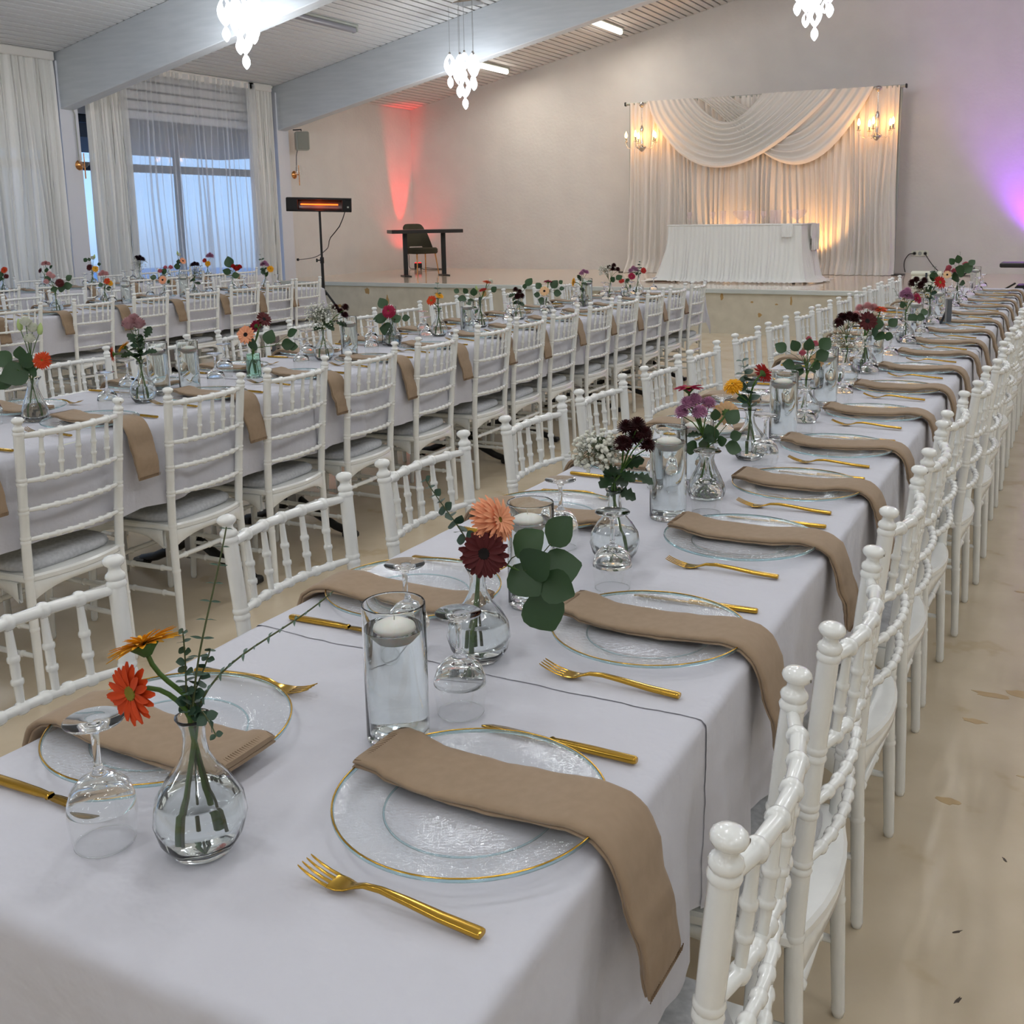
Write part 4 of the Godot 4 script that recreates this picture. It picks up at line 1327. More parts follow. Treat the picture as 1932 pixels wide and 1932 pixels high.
func vs(kind: String, at: Vector3, h: float, label: String) -> void:
	var key := "%s%.3f" % [kind, h]
	var t := thing({"bulb": "bulb_vase", "ribbed": "ribbed_vase", "bud": "bud_vase"}[kind], label, "vase", at + V(0, 0.003, 0), rng.randf() * 0.5, "glass vases of flowers")
	if not cache.has(key):
		var b := MB.new()
		var w := MB.new()
		if kind == "bud":
			for q in [[b, [[0.0001, 0.0], [0.0245, 0.0], [0.026, 0.003], [0.0225, h], [0.0205, h], [0.0235, 0.012], [0.0001, 0.010]]], [w, [[0.0001, 0.0105], [0.0230, 0.0125], [0.0215, h * 0.72], [0.0001, h * 0.72]]]]:
				var p := PackedVector3Array()
				for k in q[1]:
					for j in 40:
						var a := TAU * (j + 0.5) / 40
						var r: float = k[0] / pow(pow(absf(cos(a)), 8.0) + pow(absf(sin(a)), 8.0), 0.125)
						p.append(V(r * cos(a), k[1], r * sin(a)))
				q[0].grid(p, q[1].size(), 40, true)
		else:
			var out: Array = [[0.0001, 0.0], [0.026, 0.0], [0.033, 0.018], [0.043, 0.12], [0.0485, 0.26], [0.0455, 0.40], [0.034, 0.53], [0.0215, 0.63], [0.0140, 0.73], [0.0118, 0.83], [0.0122, 0.91], [0.0160, 0.97], [0.0185, 1.0]]
			if kind == "ribbed":
				out = [[0.0001, 0.0], [0.034, 0.0], [0.040, 0.02], [0.044, 0.14], [0.041, 0.28], [0.033, 0.44], [0.025, 0.58], [0.0185, 0.72], [0.0165, 0.80], [0.018, 0.87], [0.024, 0.94], [0.030, 1.0]]
			var inner: Array = []
			for i in range(out.size() - 1, 1, -1):
				inner.append([maxf(out[i][0] - 0.0022, 0.002), maxf(out[i][1], 0.07)])
			inner.append([0.024, 0.055])
			inner.append([0.0001, 0.05])
			b.lathe(scaled(out + inner, h), 48, Transform3D(), 0.035 if kind == "ribbed" else 0.012, 12 if kind == "ribbed" else 9)
			var lvl := 0.42
			var wp: Array = [[0.0001, 0.052], [0.0235, 0.057]]
			for q in out.slice(3):
				if q[1] < lvl:
					wp.append([q[0] - 0.0026, q[1]])
			wp.append([0.0405, lvl])
			if kind == "ribbed":
				wp[wp.size() - 1] = [0.0310, lvl]
			wp.append([0.0001, lvl])
			w.lathe(scaled(wp, h), 40)
		cache[key] = [b.mesh(), w.mesh()]
	part(t, "glass", cache[key][0], M.bud_glass if kind == "bud" else M.glass)
	part(t, "water", cache[key][1], M.water)


func stalk(base: Vector3, h: float, head: Vector3, dir: Vector3, far_in := 0.018) -> Curve3D:
	var a := rng.randf() * TAU
	var c := Curve3D.new()
	c.bake_interval = 0.008
	var p0 := V(cos(a) * far_in, 0.020, sin(a) * far_in)
	var p1 := V(-cos(a) * 0.005, h + 0.003, -sin(a) * 0.005)
	var hd := head - base
	var reach := (hd - p1).length()
	c.add_point(p0, Vector3.ZERO, V(0, 0.03, 0))
	c.add_point(p1, V(cos(a) * 0.003, -0.03, sin(a) * 0.003), (V(0, 0.7, 0) + (hd - p1).normalized() * 0.5).normalized() * reach * 0.35)
	c.add_point(hd, -dir.normalized() * reach * 0.4, Vector3.ZERO)
	return c


func rod_of(c: Curve3D, r0: float, r1: float, segs := 7, steps := 18) -> ArrayMesh:
	var b := MB.new()
	var pts := PackedVector3Array()
	for i in steps + 1:
		pts.append(c.sample_baked(c.get_baked_length() * i / steps, true))
	b.tube(pts, r0, r1, segs)
	return b.mesh()


func facing(up: Vector3, spin: float) -> Basis:
	var y := up.normalized()
	var x := y.cross(V(0.37, 0.11, 0.92)).normalized()
	var z := x.cross(y)
	return Basis(x * cos(spin) + z * sin(spin), y, z * cos(spin) - x * sin(spin))


# a blade along +x of length 1 with the given widths; cupped across and bent along
func blade(widths: Array, cup: float, bend: float, notch := 0.0) -> MB:
	var b := MB.new()
	var p := PackedVector3Array()
	var n := widths.size()
	for i in n:
		var t := float(i) / (n - 1)
		for j in 5:
			var s := (j - 2) / 2.0
			var w: float = widths[i]
			p.append(V(t - notch * (1.0 - s * s) * smoothstep(0.8, 1.0, t), bend * t * t + cup * w * s * s, w * s))
	b.grid(p, n, 5)
	return b


func petal_rows(dbl: int) -> Array:
	# [count, length, lift at the root, tilt, width]
	return [[[15, 0.50, -0.004, 0.10, 0.068], [15, 0.46, 0.012, 0.22, 0.062]],
		[[24, 0.50, -0.004, 0.05, 0.040], [24, 0.46, 0.012, 0.20, 0.038], [16, 0.26, 0.03, 0.5, 0.022]],
		[[34, 0.50, -0.03, -0.25, 0.040], [34, 0.48, -0.01, -0.02, 0.038], [30, 0.42, 0.02, 0.22, 0.034], [24, 0.30, 0.04, 0.55, 0.028]]][dbl]


func gb(base: Vector3, h: float, head: Vector3, face: Vector3, dia: float, col: String, dbl: int, near: int, label: String) -> void:
	var t := thing("gerbera", label, "flower", base + V(0, 0.003, 0), 0.0, "gerberas in the vases")
	var c := stalk(base, h, head - face * dia * 0.12, face)
	part(t, "stem", rod_of(c, 0.0032, 0.0026), M.stem)
	var at := Transform3D(facing(face, rng.randf() * 6.0).scaled_local(Vector3.ONE * dia), head - base)
	if not cache.has("calyx"):
		var b := MB.new()
		b.lathe([[0.0001, -0.16], [0.05, -0.15], [0.10, -0.09], [0.17, -0.02], [0.15, 0.0], [0.0001, 0.01]], 16, Transform3D(), 0.15, 8)
		cache.calyx = b.mesh()
		b = MB.new()
		b.lathe([[0.0001, 0.035], [0.06, 0.04], [0.10, 0.055], [0.115, 0.05], [0.12, 0.02], [0.0001, 0.0]].map(func(q): return [q[0], q[1]]), 24, Transform3D(), 0.08, 12)
		cache.eye = b.mesh()
	part(t, "calyx", cache.calyx, M.stem, at)
	part(t, "eye", cache.eye, M.eye_dark if col in ["dark red", "pale peach"] or (col == "peach" and dbl == 0) else M.eye_green, at)
	if dbl == 1:
		var key := "ring" + col
		if not cache.has(key):
			cache[key] = M[col]
	var all := MB.new()
	var turn := 0.0
	var k := 0
	for row in petal_rows(dbl):
		k += 1
		var key := "petal%d%d" % [dbl, k]
		if not cache.has(key):
			var w: float = row[4] / row[1]
			cache[key + "m"] = blade([w * 0.35, w * 0.75, w, w * 1.05, w * 0.92, w * 0.35], 0.35, -0.10 if dbl < 2 else -0.22, 0.02)
			cache[key] = cache[key + "m"].mesh()
		for i in row[0]:
			var a: float = TAU * (i + 0.5 * (k % 2)) / row[0] + rng.randf_range(-0.06, 0.06)
			var l: float = row[1] * rng.randf_range(0.92, 1.04)
			var bs := Basis(Vector3.UP, a) * Basis(Vector3(0, 0, 1), row[3] + rng.randf_range(-0.09, 0.09))
			var tr := Transform3D(bs.scaled_local(Vector3(l - 0.06, row[1], row[1])), V(0, row[2], 0) + bs.x * 0.06)
			if near == 1 and dia > 0.03:
				part(t, "petal", cache[key], M[col], at * tr)
			else:
				all.add(cache[key + "m"], tr)
	if all.v.size():
		part(t, "petals", all.mesh(), M[col], at)


func bloom_mesh() -> ArrayMesh:
	if not cache.has("pompom"):
		var b := MB.new()
		var tongue := blade([0.05, 0.10, 0.12, 0.07], 0.5, -0.12)
		for i in 120:
			var y := 1.0 - 1.55 * i / 119.0
			var a := i * 2.39996
			var r := sqrt(maxf(0.0, 1.0 - y * y))
			var d := V(cos(a) * r, y, sin(a) * r)
			var out := (d + V(0, 0.25, 0)).normalized()
			var bs := facing((V(0, 1, 0) - out * out.y + V(0.01, 0, 0.02)).normalized(), 0.0)
			var x := out
			var z := x.cross(bs.y).normalized()
			b.add(tongue, Transform3D(Basis(x * 0.30, z.cross(x) * 0.30, z * 0.55), d * V(0.22, 0.20, 0.22)))
		var core := MB.new()
		core.lathe([[0.0001, -0.2], [0.2, -0.14], [0.34, 0.0], [0.28, 0.13], [0.15, 0.20], [0.0001, 0.22]], 14)
		b.add(core, Transform3D())
		cache.pompom = b.mesh()
		# a half open rose: cupped petals in three rings
		b = MB.new()
		for ring_ in [[3, 0.16, 0.80, 0.0], [4, 0.26, 0.72, 0.4], [5, 0.36, 0.60, 0.9], [5, 0.42, 0.42, 0.2]]:
			for i in ring_[0]:
				var p := PackedVector3Array()
				var a0: float = TAU * i / ring_[0] + ring_[3]
				var wide: float = TAU / ring_[0] * 0.72
				for u in 5:
					for v in 6:
						var aa := a0 + lerpf(-wide, wide, v / 5.0)
						var tt := u / 4.0
						var edge := 1.0 - pow(absf(v / 2.5 - 1.0), 3.0) * 0.35
						var rr: float = ring_[1] * (0.35 + 0.65 * pow(tt, 0.6)) * (1.0 + 0.22 * pow(tt, 4.0))
						p.append(V(cos(aa) * rr, -0.35 + ring_[2] * tt * edge, sin(aa) * rr))
				b.grid(p, 5, 6)
		cache.rose = b.mesh()
		b = MB.new()
		b.lathe([[0.0001, -0.5], [0.16, -0.42], [0.22, -0.15], [0.19, 0.12], [0.10, 0.36], [0.02, 0.5], [0.0001, 0.5]], 12, Transform3D(), 0.12, 5)
		cache.bud = b.mesh()
	return cache.pompom


func spray(called: String, label: String, base: Vector3, h: float, heads: Array, size: float, kinds: Array, mats: Array, near: int) -> void:
	bloom_mesh()
	var t := thing(called, label, "flower", base + V(0, 0.003, 0), 0.0, "sprays of small blooms in the vases")
	var mid := Vector3.ZERO
	for q in heads:
		mid += q / heads.size()
	var fork_at := (base + V(0, h, 0)).lerp(mid, 0.35)
	var c := stalk(base, h, fork_at, mid - base - V(0, h, 0))
	part(t, "stem", rod_of(c, 0.0026, 0.0022, 6, 12), M.stem)
	var b := MB.new()
	for i in heads.size():
		var q: Vector3 = heads[i]
		var lean := (q - fork_at).normalized()
		var up := (lean * 0.6 + V(0, 0.8, 0)).normalized()
		b.tube(PackedVector3Array([fork_at - base, (fork_at - base).lerp(q - base, 0.5) + V(0, 0.004, 0) - lean * 0.002, q - base - up * size * 0.25]), 0.0016, 0.0013, 5)
		var k: int = kinds[i % kinds.size()]
		part(t, ["bloom", "rose_bloom", "bud"][k], [cache.pompom, cache.rose, cache.bud][k], mats[i % mats.size()], Transform3D(facing(up, rng.randf() * 6.0).scaled_local(Vector3.ONE * size * (1.08 if k == 0 else 1.0) * rng.randf_range(0.9, 1.08)), q - base))
	part(t, "branches", b.mesh(), M.stem)
	if near == 1:
		for i in 3:
			var a := TAU * i / 3 + 0.5
			leaf_at(t, "lobed", (fork_at - base) * V(1, 0.98, 1), V(cos(a), -0.15 + 0.3 * i, sin(a)), 0.035, M.leaf_dark)


func mum(base: Vector3, h: float, heads: Array, size: float, col: String, near: int, label: String) -> void:
	spray("pompom_spray", label, base, h, heads, size, [0], [M[col]], near)


func rose(base: Vector3, h: float, heads: Array, size: float, col: String, near: int, label: String) -> void:
	spray("rose_spray", label, base, h, heads, size, [1], [M[col]], near)


func lisi(base: Vector3, h: float, heads: Array, size: float, col: String, near: int, label: String) -> void:
	spray("lisianthus_spray", label, base, h, heads, size, [1, 2], [M[col], M.bud_green], 0)


func leaf_at(t: Node, kind: String, at: Vector3, dir: Vector3, size: float, m: Material) -> void:
	var key := "leaf_" + kind
	if not cache.has(key):
		match kind:
			"round":
				cache[key] = blade([0.05, 0.33, 0.45, 0.47, 0.40, 0.25, 0.04], 0.12, -0.10).mesh()
			"narrow":
				cache[key] = blade([0.02, 0.09, 0.12, 0.11, 0.07, 0.015], 0.5, -0.15).mesh()
			"lobed":
				cache[key] = blade([0.03, 0.20, 0.13, 0.36, 0.22, 0.40, 0.24, 0.26, 0.03], 0.3, -0.25).mesh()
			_:
				cache[key] = blade([0.03, 0.22, 0.29, 0.26, 0.16, 0.02], 0.35, -0.15).mesh()
	var x := dir.normalized()
	var y := (V(0.15, 0.75, 0.5) + V(rng.randf_range(-0.5, 0.5), rng.randf_range(-0.3, 0.3), rng.randf_range(-0.4, 0.4)))
	y = (y - x * y.dot(x)).normalized()
	part(t, "leaf", cache[key], m, Transform3D(Basis(x, y, x.cross(y)).scaled_local(Vector3.ONE * size), at))


func dollar(base: Vector3, h: float, places: Array, sizes: Array, near: int, label: String) -> void:
	var t := thing("round_leaf_stem", label, "foliage", base + V(0, 0.003, 0), 0.0, "round leaf stems in the vases")
	var mid := Vector3.ZERO
	for q in places:
		mid += q / places.size()
	var c := stalk(base, h, mid - V(0, 0.01, 0), mid - base - V(0, h * 0.9, 0))
	part(t, "stem", rod_of(c, 0.0020, 0.0013, 6, 14), M.stem)
	var b := MB.new()
	var key := "leaf_round"
	for i in places.size():
		var q: Vector3 = places[i] - base
		var s: float = sizes[i]
		var root := c.sample_baked(c.get_closest_offset(q) * 0.9)
		var x := (q - root).normalized()
		if (q - root).length() < s * 0.4:
			x = (x + V(rng.randf_range(-1, 1), -0.3, rng.randf_range(-1, 1)) * 0.5).normalized()
		var start := q - x * s * 0.5
		b.tube(PackedVector3Array([root, root.lerp(start, 0.5) + V(0, 0.004, 0), start + x * s * 0.06]), 0.0010, 0.0008, 5)
		if not cache.has(key):
			cache[key] = blade([0.05, 0.33, 0.45, 0.47, 0.40, 0.25, 0.04], 0.12, -0.10).mesh()
		# the broad side of a leaf turns up and towards the aisle where the light is
		var y := V(0.35, 0.35, 0.85) + V(rng.randf_range(-0.45, 0.45), rng.randf_range(-0.35, 0.35), rng.randf_range(-0.2, 0.2))
		y = (y - x * y.dot(x)).normalized()
		part(t, "leaf", cache[key], M.leaf if i % 3 else M.leaf_mid, Transform3D(Basis(x, y, x.cross(y)).scaled_local(Vector3.ONE * s), start))
	part(t, "leaf_stalks", b.mesh(), M.twig)


func sprig(base: Vector3, h: float, tip: Vector3, n: int, size: float, style: String, near: int, label: String) -> void:
	var t := thing("leaf_sprig", label, "foliage", base + V(0, 0.003, 0), 0.0, "leaf sprigs in the vases")
	var dir := (tip - base - V(0, h, 0)).normalized()
	if tip.y < base.y + h + 0.02:
		dir = (dir + V(0, -0.9, 0)).normalized()
	var c := stalk(base, h, tip, dir)
	part(t, "stem", rod_of(c, 0.0016, 0.0008, 5, 20), M.twig)
	var l := c.get_baked_length()
	var lip := c.get_closest_offset(V(0, h, 0)) + 0.008
	var spin := rng.randf() * 3.0
	for i in n:
		var f := float(i) / (n - 1)
		var o := lerpf(lip, l - 0.002, f)
		var p := c.sample_baked(o)
		var d := (c.sample_baked(minf(o + 0.006, l)) - c.sample_baked(maxf(o - 0.006, 0.0))).normalized()
		var side := d.cross(V(0.2, 0.5, 0.8)).normalized()
		side = side.rotated(d, spin + (0.7 * i if style == "spiral" else (i % 2) * (1.4 if style == "round" else 0.25)))
		var s := size * (1.0 - 0.45 * f * f) * (0.8 if style != "round" else 0.9)
		for k in [-1.0, 1.0]:
			leaf_at(t, "narrow" if style == "narrow" else ("round" if style == "round" else "oval"), p, side * k + d * (0.12 if style == "narrow" else 0.3), s, M.leaf_grey if style != "round" else M.leaf_blue)


func foliage(base: Vector3, h: float, places: Array, size: float, near: int, label: String) -> void:
	var t := thing("leaf_cluster", label, "foliage", base + V(0, 0.003, 0), 0.0, "leaf clusters in the vases")
	var top := base + V(0, h + 0.03, 0)
	var c := stalk(base, h, top, Vector3.UP)
	part(t, "stem", rod_of(c, 0.0024, 0.0018, 6, 10), M.stem)
	var b := MB.new()
	for q in places:
		var root: Vector3 = c.sample_baked(c.get_closest_offset(q - base))
		var x: Vector3 = (q - base - root).normalized()
		var start: Vector3 = q - base - x * size * 0.5
		b.tube(PackedVector3Array([root, start]), 0.0010, 0.0008, 5)
		leaf_at(t, "lobed", start, x + V(0, -0.2, 0), size, M.leaf_dark)
	part(t, "leaf_stalks", b.mesh(), M.stem)


func breath(base: Vector3, h: float, mid: Vector3, rad: float, near: int, label: String) -> void:
	var t := thing("white_blossom_spray", label, "flower", base + V(0, 0.003, 0), 0.0, "clouds of tiny white blossoms in the vases")
	var b := MB.new()
	var w := MB.new()
	var lip := V(0, h, 0)
	var m := mid - base
	var ball := MB.new()
	ball.lathe([[0.0001, -1.0], [0.7, -0.6], [1.0, 0.1], [0.8, 0.7], [0.3, 0.75], [0.0001, 0.5]], 7, Transform3D(), 0.18, 5)
	var main := stalk(base, h, base + lip.lerp(m, 0.25), m - lip)
	var hub := main.sample_baked(main.get_baked_length())
	var knots: Array = []
	for i in 14:
		var d := V(rng.randf_range(-1, 1), rng.randf_range(-0.8, 1), rng.randf_range(-1, 1)).limit_length(1.0)
		var k := m + d * rad * 0.62
		knots.append(k)
		w.tube(PackedVector3Array([hub, hub.lerp(k, 0.5) + V(0, 0.006, 0), k]), 0.0007, 0.0005, 4)
	for i in (210 if near == 1 else 90):
		var d := V(rng.randf_range(-1, 1), rng.randf_range(-0.85, 0.9), rng.randf_range(-1, 1))
		if d.length() > 1.0:
			d = d.normalized() * rng.randf_range(0.6, 1.0)
		var q := m + d * rad * V(1.15, 1.0, 1.15)
		var s := rng.randf_range(0.0030, 0.0048) if near == 1 else rng.randf_range(0.0035, 0.0052)
		b.add(ball, Transform3D(facing(d + V(0.01, 0.6, 0), i).scaled_local(Vector3.ONE * s), q))
		w.tube(PackedVector3Array([knots[i % 14].lerp(q, 0.15), q]), 0.0004, 0.0004, 3)
	var st := part(t, "blossoms", b.mesh(), M.blossom)
	st.set_meta("kind", "stuff")
	part(t, "stem", rod_of(main, 0.0018, 0.0014, 5, 10), M.stem)
	part(t, "twigs", w.mesh(), M.twig)


func flowers() -> void:
	M.bud_glass = solid_glass(Color(0.86, 0.97, 0.92))
	M.bud_green = leafy(Color(0.70, 0.78, 0.50))
	M.leaf_mid = leafy(Color(0.20, 0.32, 0.18), 0.45)
	M.leaf_blue = leafy(Color(0.18, 0.29, 0.22), 0.5)
	vs("bulb", V(-0.787, 0.760, -0.738), 0.152, "clear glass bulb vase with water and four stems, first from front, right table")
	gb(V(-0.787, 0.760, -0.738), 0.152, V(-0.826, 0.991, -0.718), V(-0.433, 0.897, -0.082), 0.079, "yellow", 1, 1, "yellow gerbera in the right table's first vase from the front")
	gb(V(-0.787, 0.760, -0.738), 0.152, V(-0.816, 0.953, -0.689), V(-0.052, 0.046, 0.998), 0.066, "orange", 0, 1, "orange gerbera in the right table's first vase from the front")
	sprig(V(-0.787, 0.760, -0.738), 0.152, V(-0.790, 1.006, -0.737), 9, 0.014, "round", 1, "short sprig of round grey green leaves in the right table's first vase from the front")
	sprig(V(-0.787, 0.760, -0.738), 0.152, V(-0.781, 0.977, -0.764), 8, 0.015, "round", 1, "upright sprig of dark round leaves in the right table's first vase from the front")
	sprig(V(-0.787, 0.760, -0.738), 0.152, V(-0.744, 0.904, -0.727), 5, 0.015, "round", 1, "drooping sprig of round leaves in the right table's first vase from the front")
	sprig(V(-0.787, 0.760, -0.738), 0.152, V(-0.765, 1.107, -0.783), 11, 0.017, "narrow", 1, "tall thin sprig of paired narrow leaves in the right table's first vase from the front")
	sprig(V(-0.787, 0.760, -0.738), 0.152, V(-0.651, 1.046, -0.808), 13, 0.019, "narrow", 1, "long leaning sprig of paired grey leaves in the right table's first vase from the front")
	vs("bulb", V(-0.767, 0.760, -1.293), 0.145, "clear glass bulb vase behind a floating candle, second from front, right table")
	gb(V(-0.767, 0.760, -1.293), 0.145, V(-0.740, 0.937, -1.267), V(0.421, 0.233, 0.877), 0.074, "dark red", 0, 1, "dark red gerbera in the right table's second vase from the front")
	gb(V(-0.767, 0.760, -1.293), 0.145, V(-0.734, 0.980, -1.298), V(0.932, 0.349, 0.098), 0.084, "peach", 2, 1, "peach gerbera in the right table's second vase from the front")
	sprig(V(-0.767, 0.760, -1.293), 0.145, V(-0.843, 1.036, -1.276), 12, 0.021, "round", 1, "tall sprig of small round leaves in the right table's second vase from the front")
	dollar(V(-0.767, 0.760, -1.293), 0.145, [V(-0.689, 0.946, -1.311), V(-0.644, 0.968, -1.323), V(-0.671, 0.922, -1.297), V(-0.647, 0.909, -1.332), V(-0.689, 0.894, -1.299), V(-0.644, 0.886, -1.311), V(-0.670, 0.840, -1.320)], [0.056, 0.053, 0.060, 0.063, 0.060, 0.056, 0.071], 1, "stem of round green leaves in the right table's second vase from the front")
	vs("bulb", V(-0.763, 0.760, -1.811), 0.142, "clear glass bulb vase half hidden by an upturned glass, third from front, right table")
	breath(V(-0.763, 0.760, -1.811), 0.142, V(-0.792, 0.979, -1.796), 0.048, 1, "cloud of tiny white blossoms in the right table's third vase from the front")
	mum(V(-0.763, 0.760, -1.811), 0.142, [V(-0.741, 1.022, -1.814), V(-0.718, 1.029, -1.812), V(-0.701, 1.015, -1.807), V(-0.727, 1.001, -1.821), V(-0.701, 0.990, -1.821), V(-0.737, 0.996, -1.789)], 0.031, "burgundy", 1, "spray of burgundy pompom blooms in the right table's third vase from the front")
	foliage(V(-0.763, 0.760, -1.811), 0.142, [V(-0.767, 0.902, -1.809), V(-0.739, 0.899, -1.812), V(-0.707, 0.932, -1.817), V(-0.780, 0.985, -1.802), V(-0.730, 0.959, -1.817), V(-0.767, 0.928, -1.786), V(-0.754, 0.923, -1.816)], 0.041, 1, "dark green lobed leaves in the right table's third vase from the front")
	vs("ribbed", V(-0.746, 0.760, -2.328), 0.118, "flared ribbed glass vase, fourth from front, right table")
	gb(V(-0.746, 0.760, -2.328), 0.118, V(-0.786, 1.021, -2.307), V(-0.106, 0.994, -0.014), 0.071, "magenta", 0, 1, "magenta gerbera in the right table's fourth vase from the front")
	mum(V(-0.746, 0.760, -2.328), 0.118, [V(-0.770, 0.994, -2.307), V(-0.793, 0.968, -2.281), V(-0.752, 0.970, -2.289), V(-0.741, 0.986, -2.321), V(-0.781, 0.989, -2.287)], 0.034, "lilac", 1, "spray of lilac pompom blooms in the right table's fourth vase from the front")
	gb(V(-0.746, 0.760, -2.328), 0.118, V(-0.712, 0.958, -2.368), V(-0.100, 0.186, -0.977), 0.065, "pale peach", 0, 1, "pale peach gerbera in the right table's fourth vase from the front")
	dollar(V(-0.746, 0.760, -2.328), 0.118, [V(-0.690, 0.955, -2.346), V(-0.746, 0.891, -2.305), V(-0.769, 0.888, -2.282), V(-0.687, 0.881, -2.347), V(-0.680, 0.912, -2.339), V(-0.706, 0.902, -2.315), V(-0.736, 0.916, -2.322), V(-0.723, 0.962, -2.317)], [0.040, 0.043, 0.038, 0.040, 0.028, 0.028, 0.043, 0.028], 1, "stem of round green leaves in the right table's fourth vase from the front")
	vs("bulb", V(-0.763, 0.760, -2.756), 0.140, "clear glass bulb vase beside the flared ribbed vase, fifth from front, right table")
	gb(V(-0.763, 0.760, -2.756), 0.140, V(-0.801, 0.970, -2.714), V(-0.141, 0.878, 0.458), 0.058, "yellow", 2, 1, "yellow gerbera in the right table's fifth vase from the front")
	gb(V(-0.763, 0.760, -2.756), 0.140, V(-0.734, 0.997, -2.771), V(0.456, 0.413, -0.788), 0.061, "red", 1, 1, "red gerbera in the right table's fifth vase from the front")
	sprig(V(-0.763, 0.760, -2.756), 0.140, V(-0.784, 1.033, -2.745), 8, 0.038, "round", 1, "sprig of dark round leaves in the right table's fifth vase from the front")
	vs("bulb", V(-0.747, 0.760, -3.346), 0.140, "clear glass bulb vase beside a short candle glass, sixth from front, right table")
	dollar(V(-0.747, 0.760, -3.346), 0.140, [V(-0.824, 1.000, -3.317), V(-0.781, 1.006, -3.328), V(-0.740, 1.010, -3.338), V(-0.698, 1.010, -3.382), V(-0.703, 0.974, -3.369), V(-0.795, 0.947, -3.309), V(-0.777, 0.926, -3.341), V(-0.719, 0.941, -3.360)], [0.041, 0.039, 0.041, 0.048, 0.046, 0.041, 0.048, 0.031], 1, "stem of round green leaves in the right table's sixth vase from the front")
	rose(V(-0.747, 0.760, -3.346), 0.140, [V(-0.746, 1.026, -3.360), V(-0.725, 1.012, -3.357), V(-0.757, 0.984, -3.327)], 0.022, "pink", 1, "spray of pink roses in the right table's sixth vase from the front")
	gb(V(-0.747, 0.760, -3.346), 0.140, V(-0.723, 0.955, -3.381), V(0.039, -0.044, -0.998), 0.051, "pale peach", 0, 1, "pale peach gerbera in the right table's sixth vase from the front")
	vs("bulb", V(-0.765, 0.760, -4.094), 0.140, "clear glass bulb vase under a white blossom cloud, seventh from front, right table")
	breath(V(-0.765, 0.760, -4.094), 0.140, V(-0.775, 0.948, -4.089), 0.086, 0, "cloud of tiny white blossoms in the right table's seventh vase from the front")
	mum(V(-0.765, 0.760, -4.094), 0.140, [V(-0.786, 1.022, -4.097), V(-0.760, 1.029, -4.097), V(-0.793, 1.006, -4.066), V(-0.744, 1.019, -4.118)], 0.045, "burgundy", 0, "spray of burgundy pompom blooms in the right table's seventh vase from the front")
	vs("bulb", V(-0.765, 0.760, -4.499), 0.145, "clear glass bulb vase holding a large dark red flower, eighth from front, right table")
	gb(V(-0.765, 0.760, -4.499), 0.145, V(-0.756, 0.980, -4.469), V(0.398, 0.281, 0.873), 0.084, "dark red", 0, 0, "dark red gerbera in the right table's eighth vase from the front")
	mum(V(-0.765, 0.760, -4.499), 0.145, [V(-0.793, 1.027, -4.497), V(-0.762, 1.036, -4.500), V(-0.801, 1.003, -4.466), V(-0.742, 1.026, -4.524)], 0.040, "pale pink", 0, "spray of pale pink pompom blooms in the right table's eighth vase from the front")
	gb(V(-0.765, 0.760, -4.499), 0.145, V(-0.715, 1.025, -4.525), V(0.138, 0.961, 0.238), 0.062, "orange", 1, 0, "orange gerbera in the right table's eighth vase from the front")
	dollar(V(-0.765, 0.760, -4.499), 0.145, [V(-0.719, 0.967, -4.500), V(-0.661, 0.972, -4.519), V(-0.706, 0.917, -4.484), V(-0.676, 0.914, -4.522), V(-0.727, 0.934, -4.484)], [0.053, 0.044, 0.053, 0.040, 0.044], 0, "stem of round green leaves in the right table's eighth vase from the front")
	vs("bulb", V(-0.765, 0.760, -5.636), 0.145, "clear glass bulb vase in the far half, ninth from front, right table")
	mum(V(-0.765, 0.760, -5.636), 0.145, [V(-0.780, 1.003, -5.642), V(-0.751, 0.993, -5.643), V(-0.761, 1.021, -5.625)], 0.049, "lilac", 0, "spray of lilac pompom blooms in the right table's ninth vase from the front")
	gb(V(-0.765, 0.760, -5.636), 0.145, V(-0.713, 0.988, -5.641), V(0.846, 0.360, 0.394), 0.065, "magenta", 1, 0, "magenta gerbera in the right table's ninth vase from the front")
	sprig(V(-0.765, 0.760, -5.636), 0.145, V(-0.825, 1.040, -5.605), 8, 0.038, "narrow", 0, "upright sprig of thin leaves in the right table's ninth vase from the front")
	dollar(V(-0.765, 0.760, -5.636), 0.145, [V(-0.679, 0.917, -5.669), V(-0.729, 0.886, -5.632), V(-0.692, 0.892, -5.640), V(-0.780, 0.956, -5.618)], [0.041, 0.054, 0.044, 0.038], 0, "stem of round green leaves in the right table's ninth vase from the front")
	vs("bulb", V(-0.765, 0.760, -6.615), 0.145, "clear glass bulb vase beside a small picture frame, tenth from front, right table")
	mum(V(-0.765, 0.760, -6.615), 0.145, [V(-0.843, 1.022, -6.587), V(-0.800, 1.016, -6.597), V(-0.816, 0.989, -6.574), V(-0.862, 1.003, -6.578)], 0.050, "burgundy", 0, "spray of burgundy pompom blooms in the right table's tenth vase from the front")
	gb(V(-0.765, 0.760, -6.615), 0.145, V(-0.716, 1.010, -6.617), V(0.680, 0.369, 0.634), 0.082, "red", 0, 0, "red gerbera in the right table's tenth vase from the front")
	breath(V(-0.765, 0.760, -6.615), 0.145, V(-0.817, 0.963, -6.588), 0.063, 0, "cloud of tiny white blossoms in the right table's tenth vase from the front")
	sprig(V(-0.765, 0.760, -6.615), 0.145, V(-0.751, 1.099, -6.622), 7, 0.044, "round", 0, "dark upright leaf sprig in the right table's tenth vase from the front")
	dollar(V(-0.765, 0.760, -6.615), 0.145, [V(-0.751, 1.046, -6.622), V(-0.774, 0.976, -6.598)], [0.063, 0.050], 0, "stem of round green leaves in the right table's tenth vase from the front")
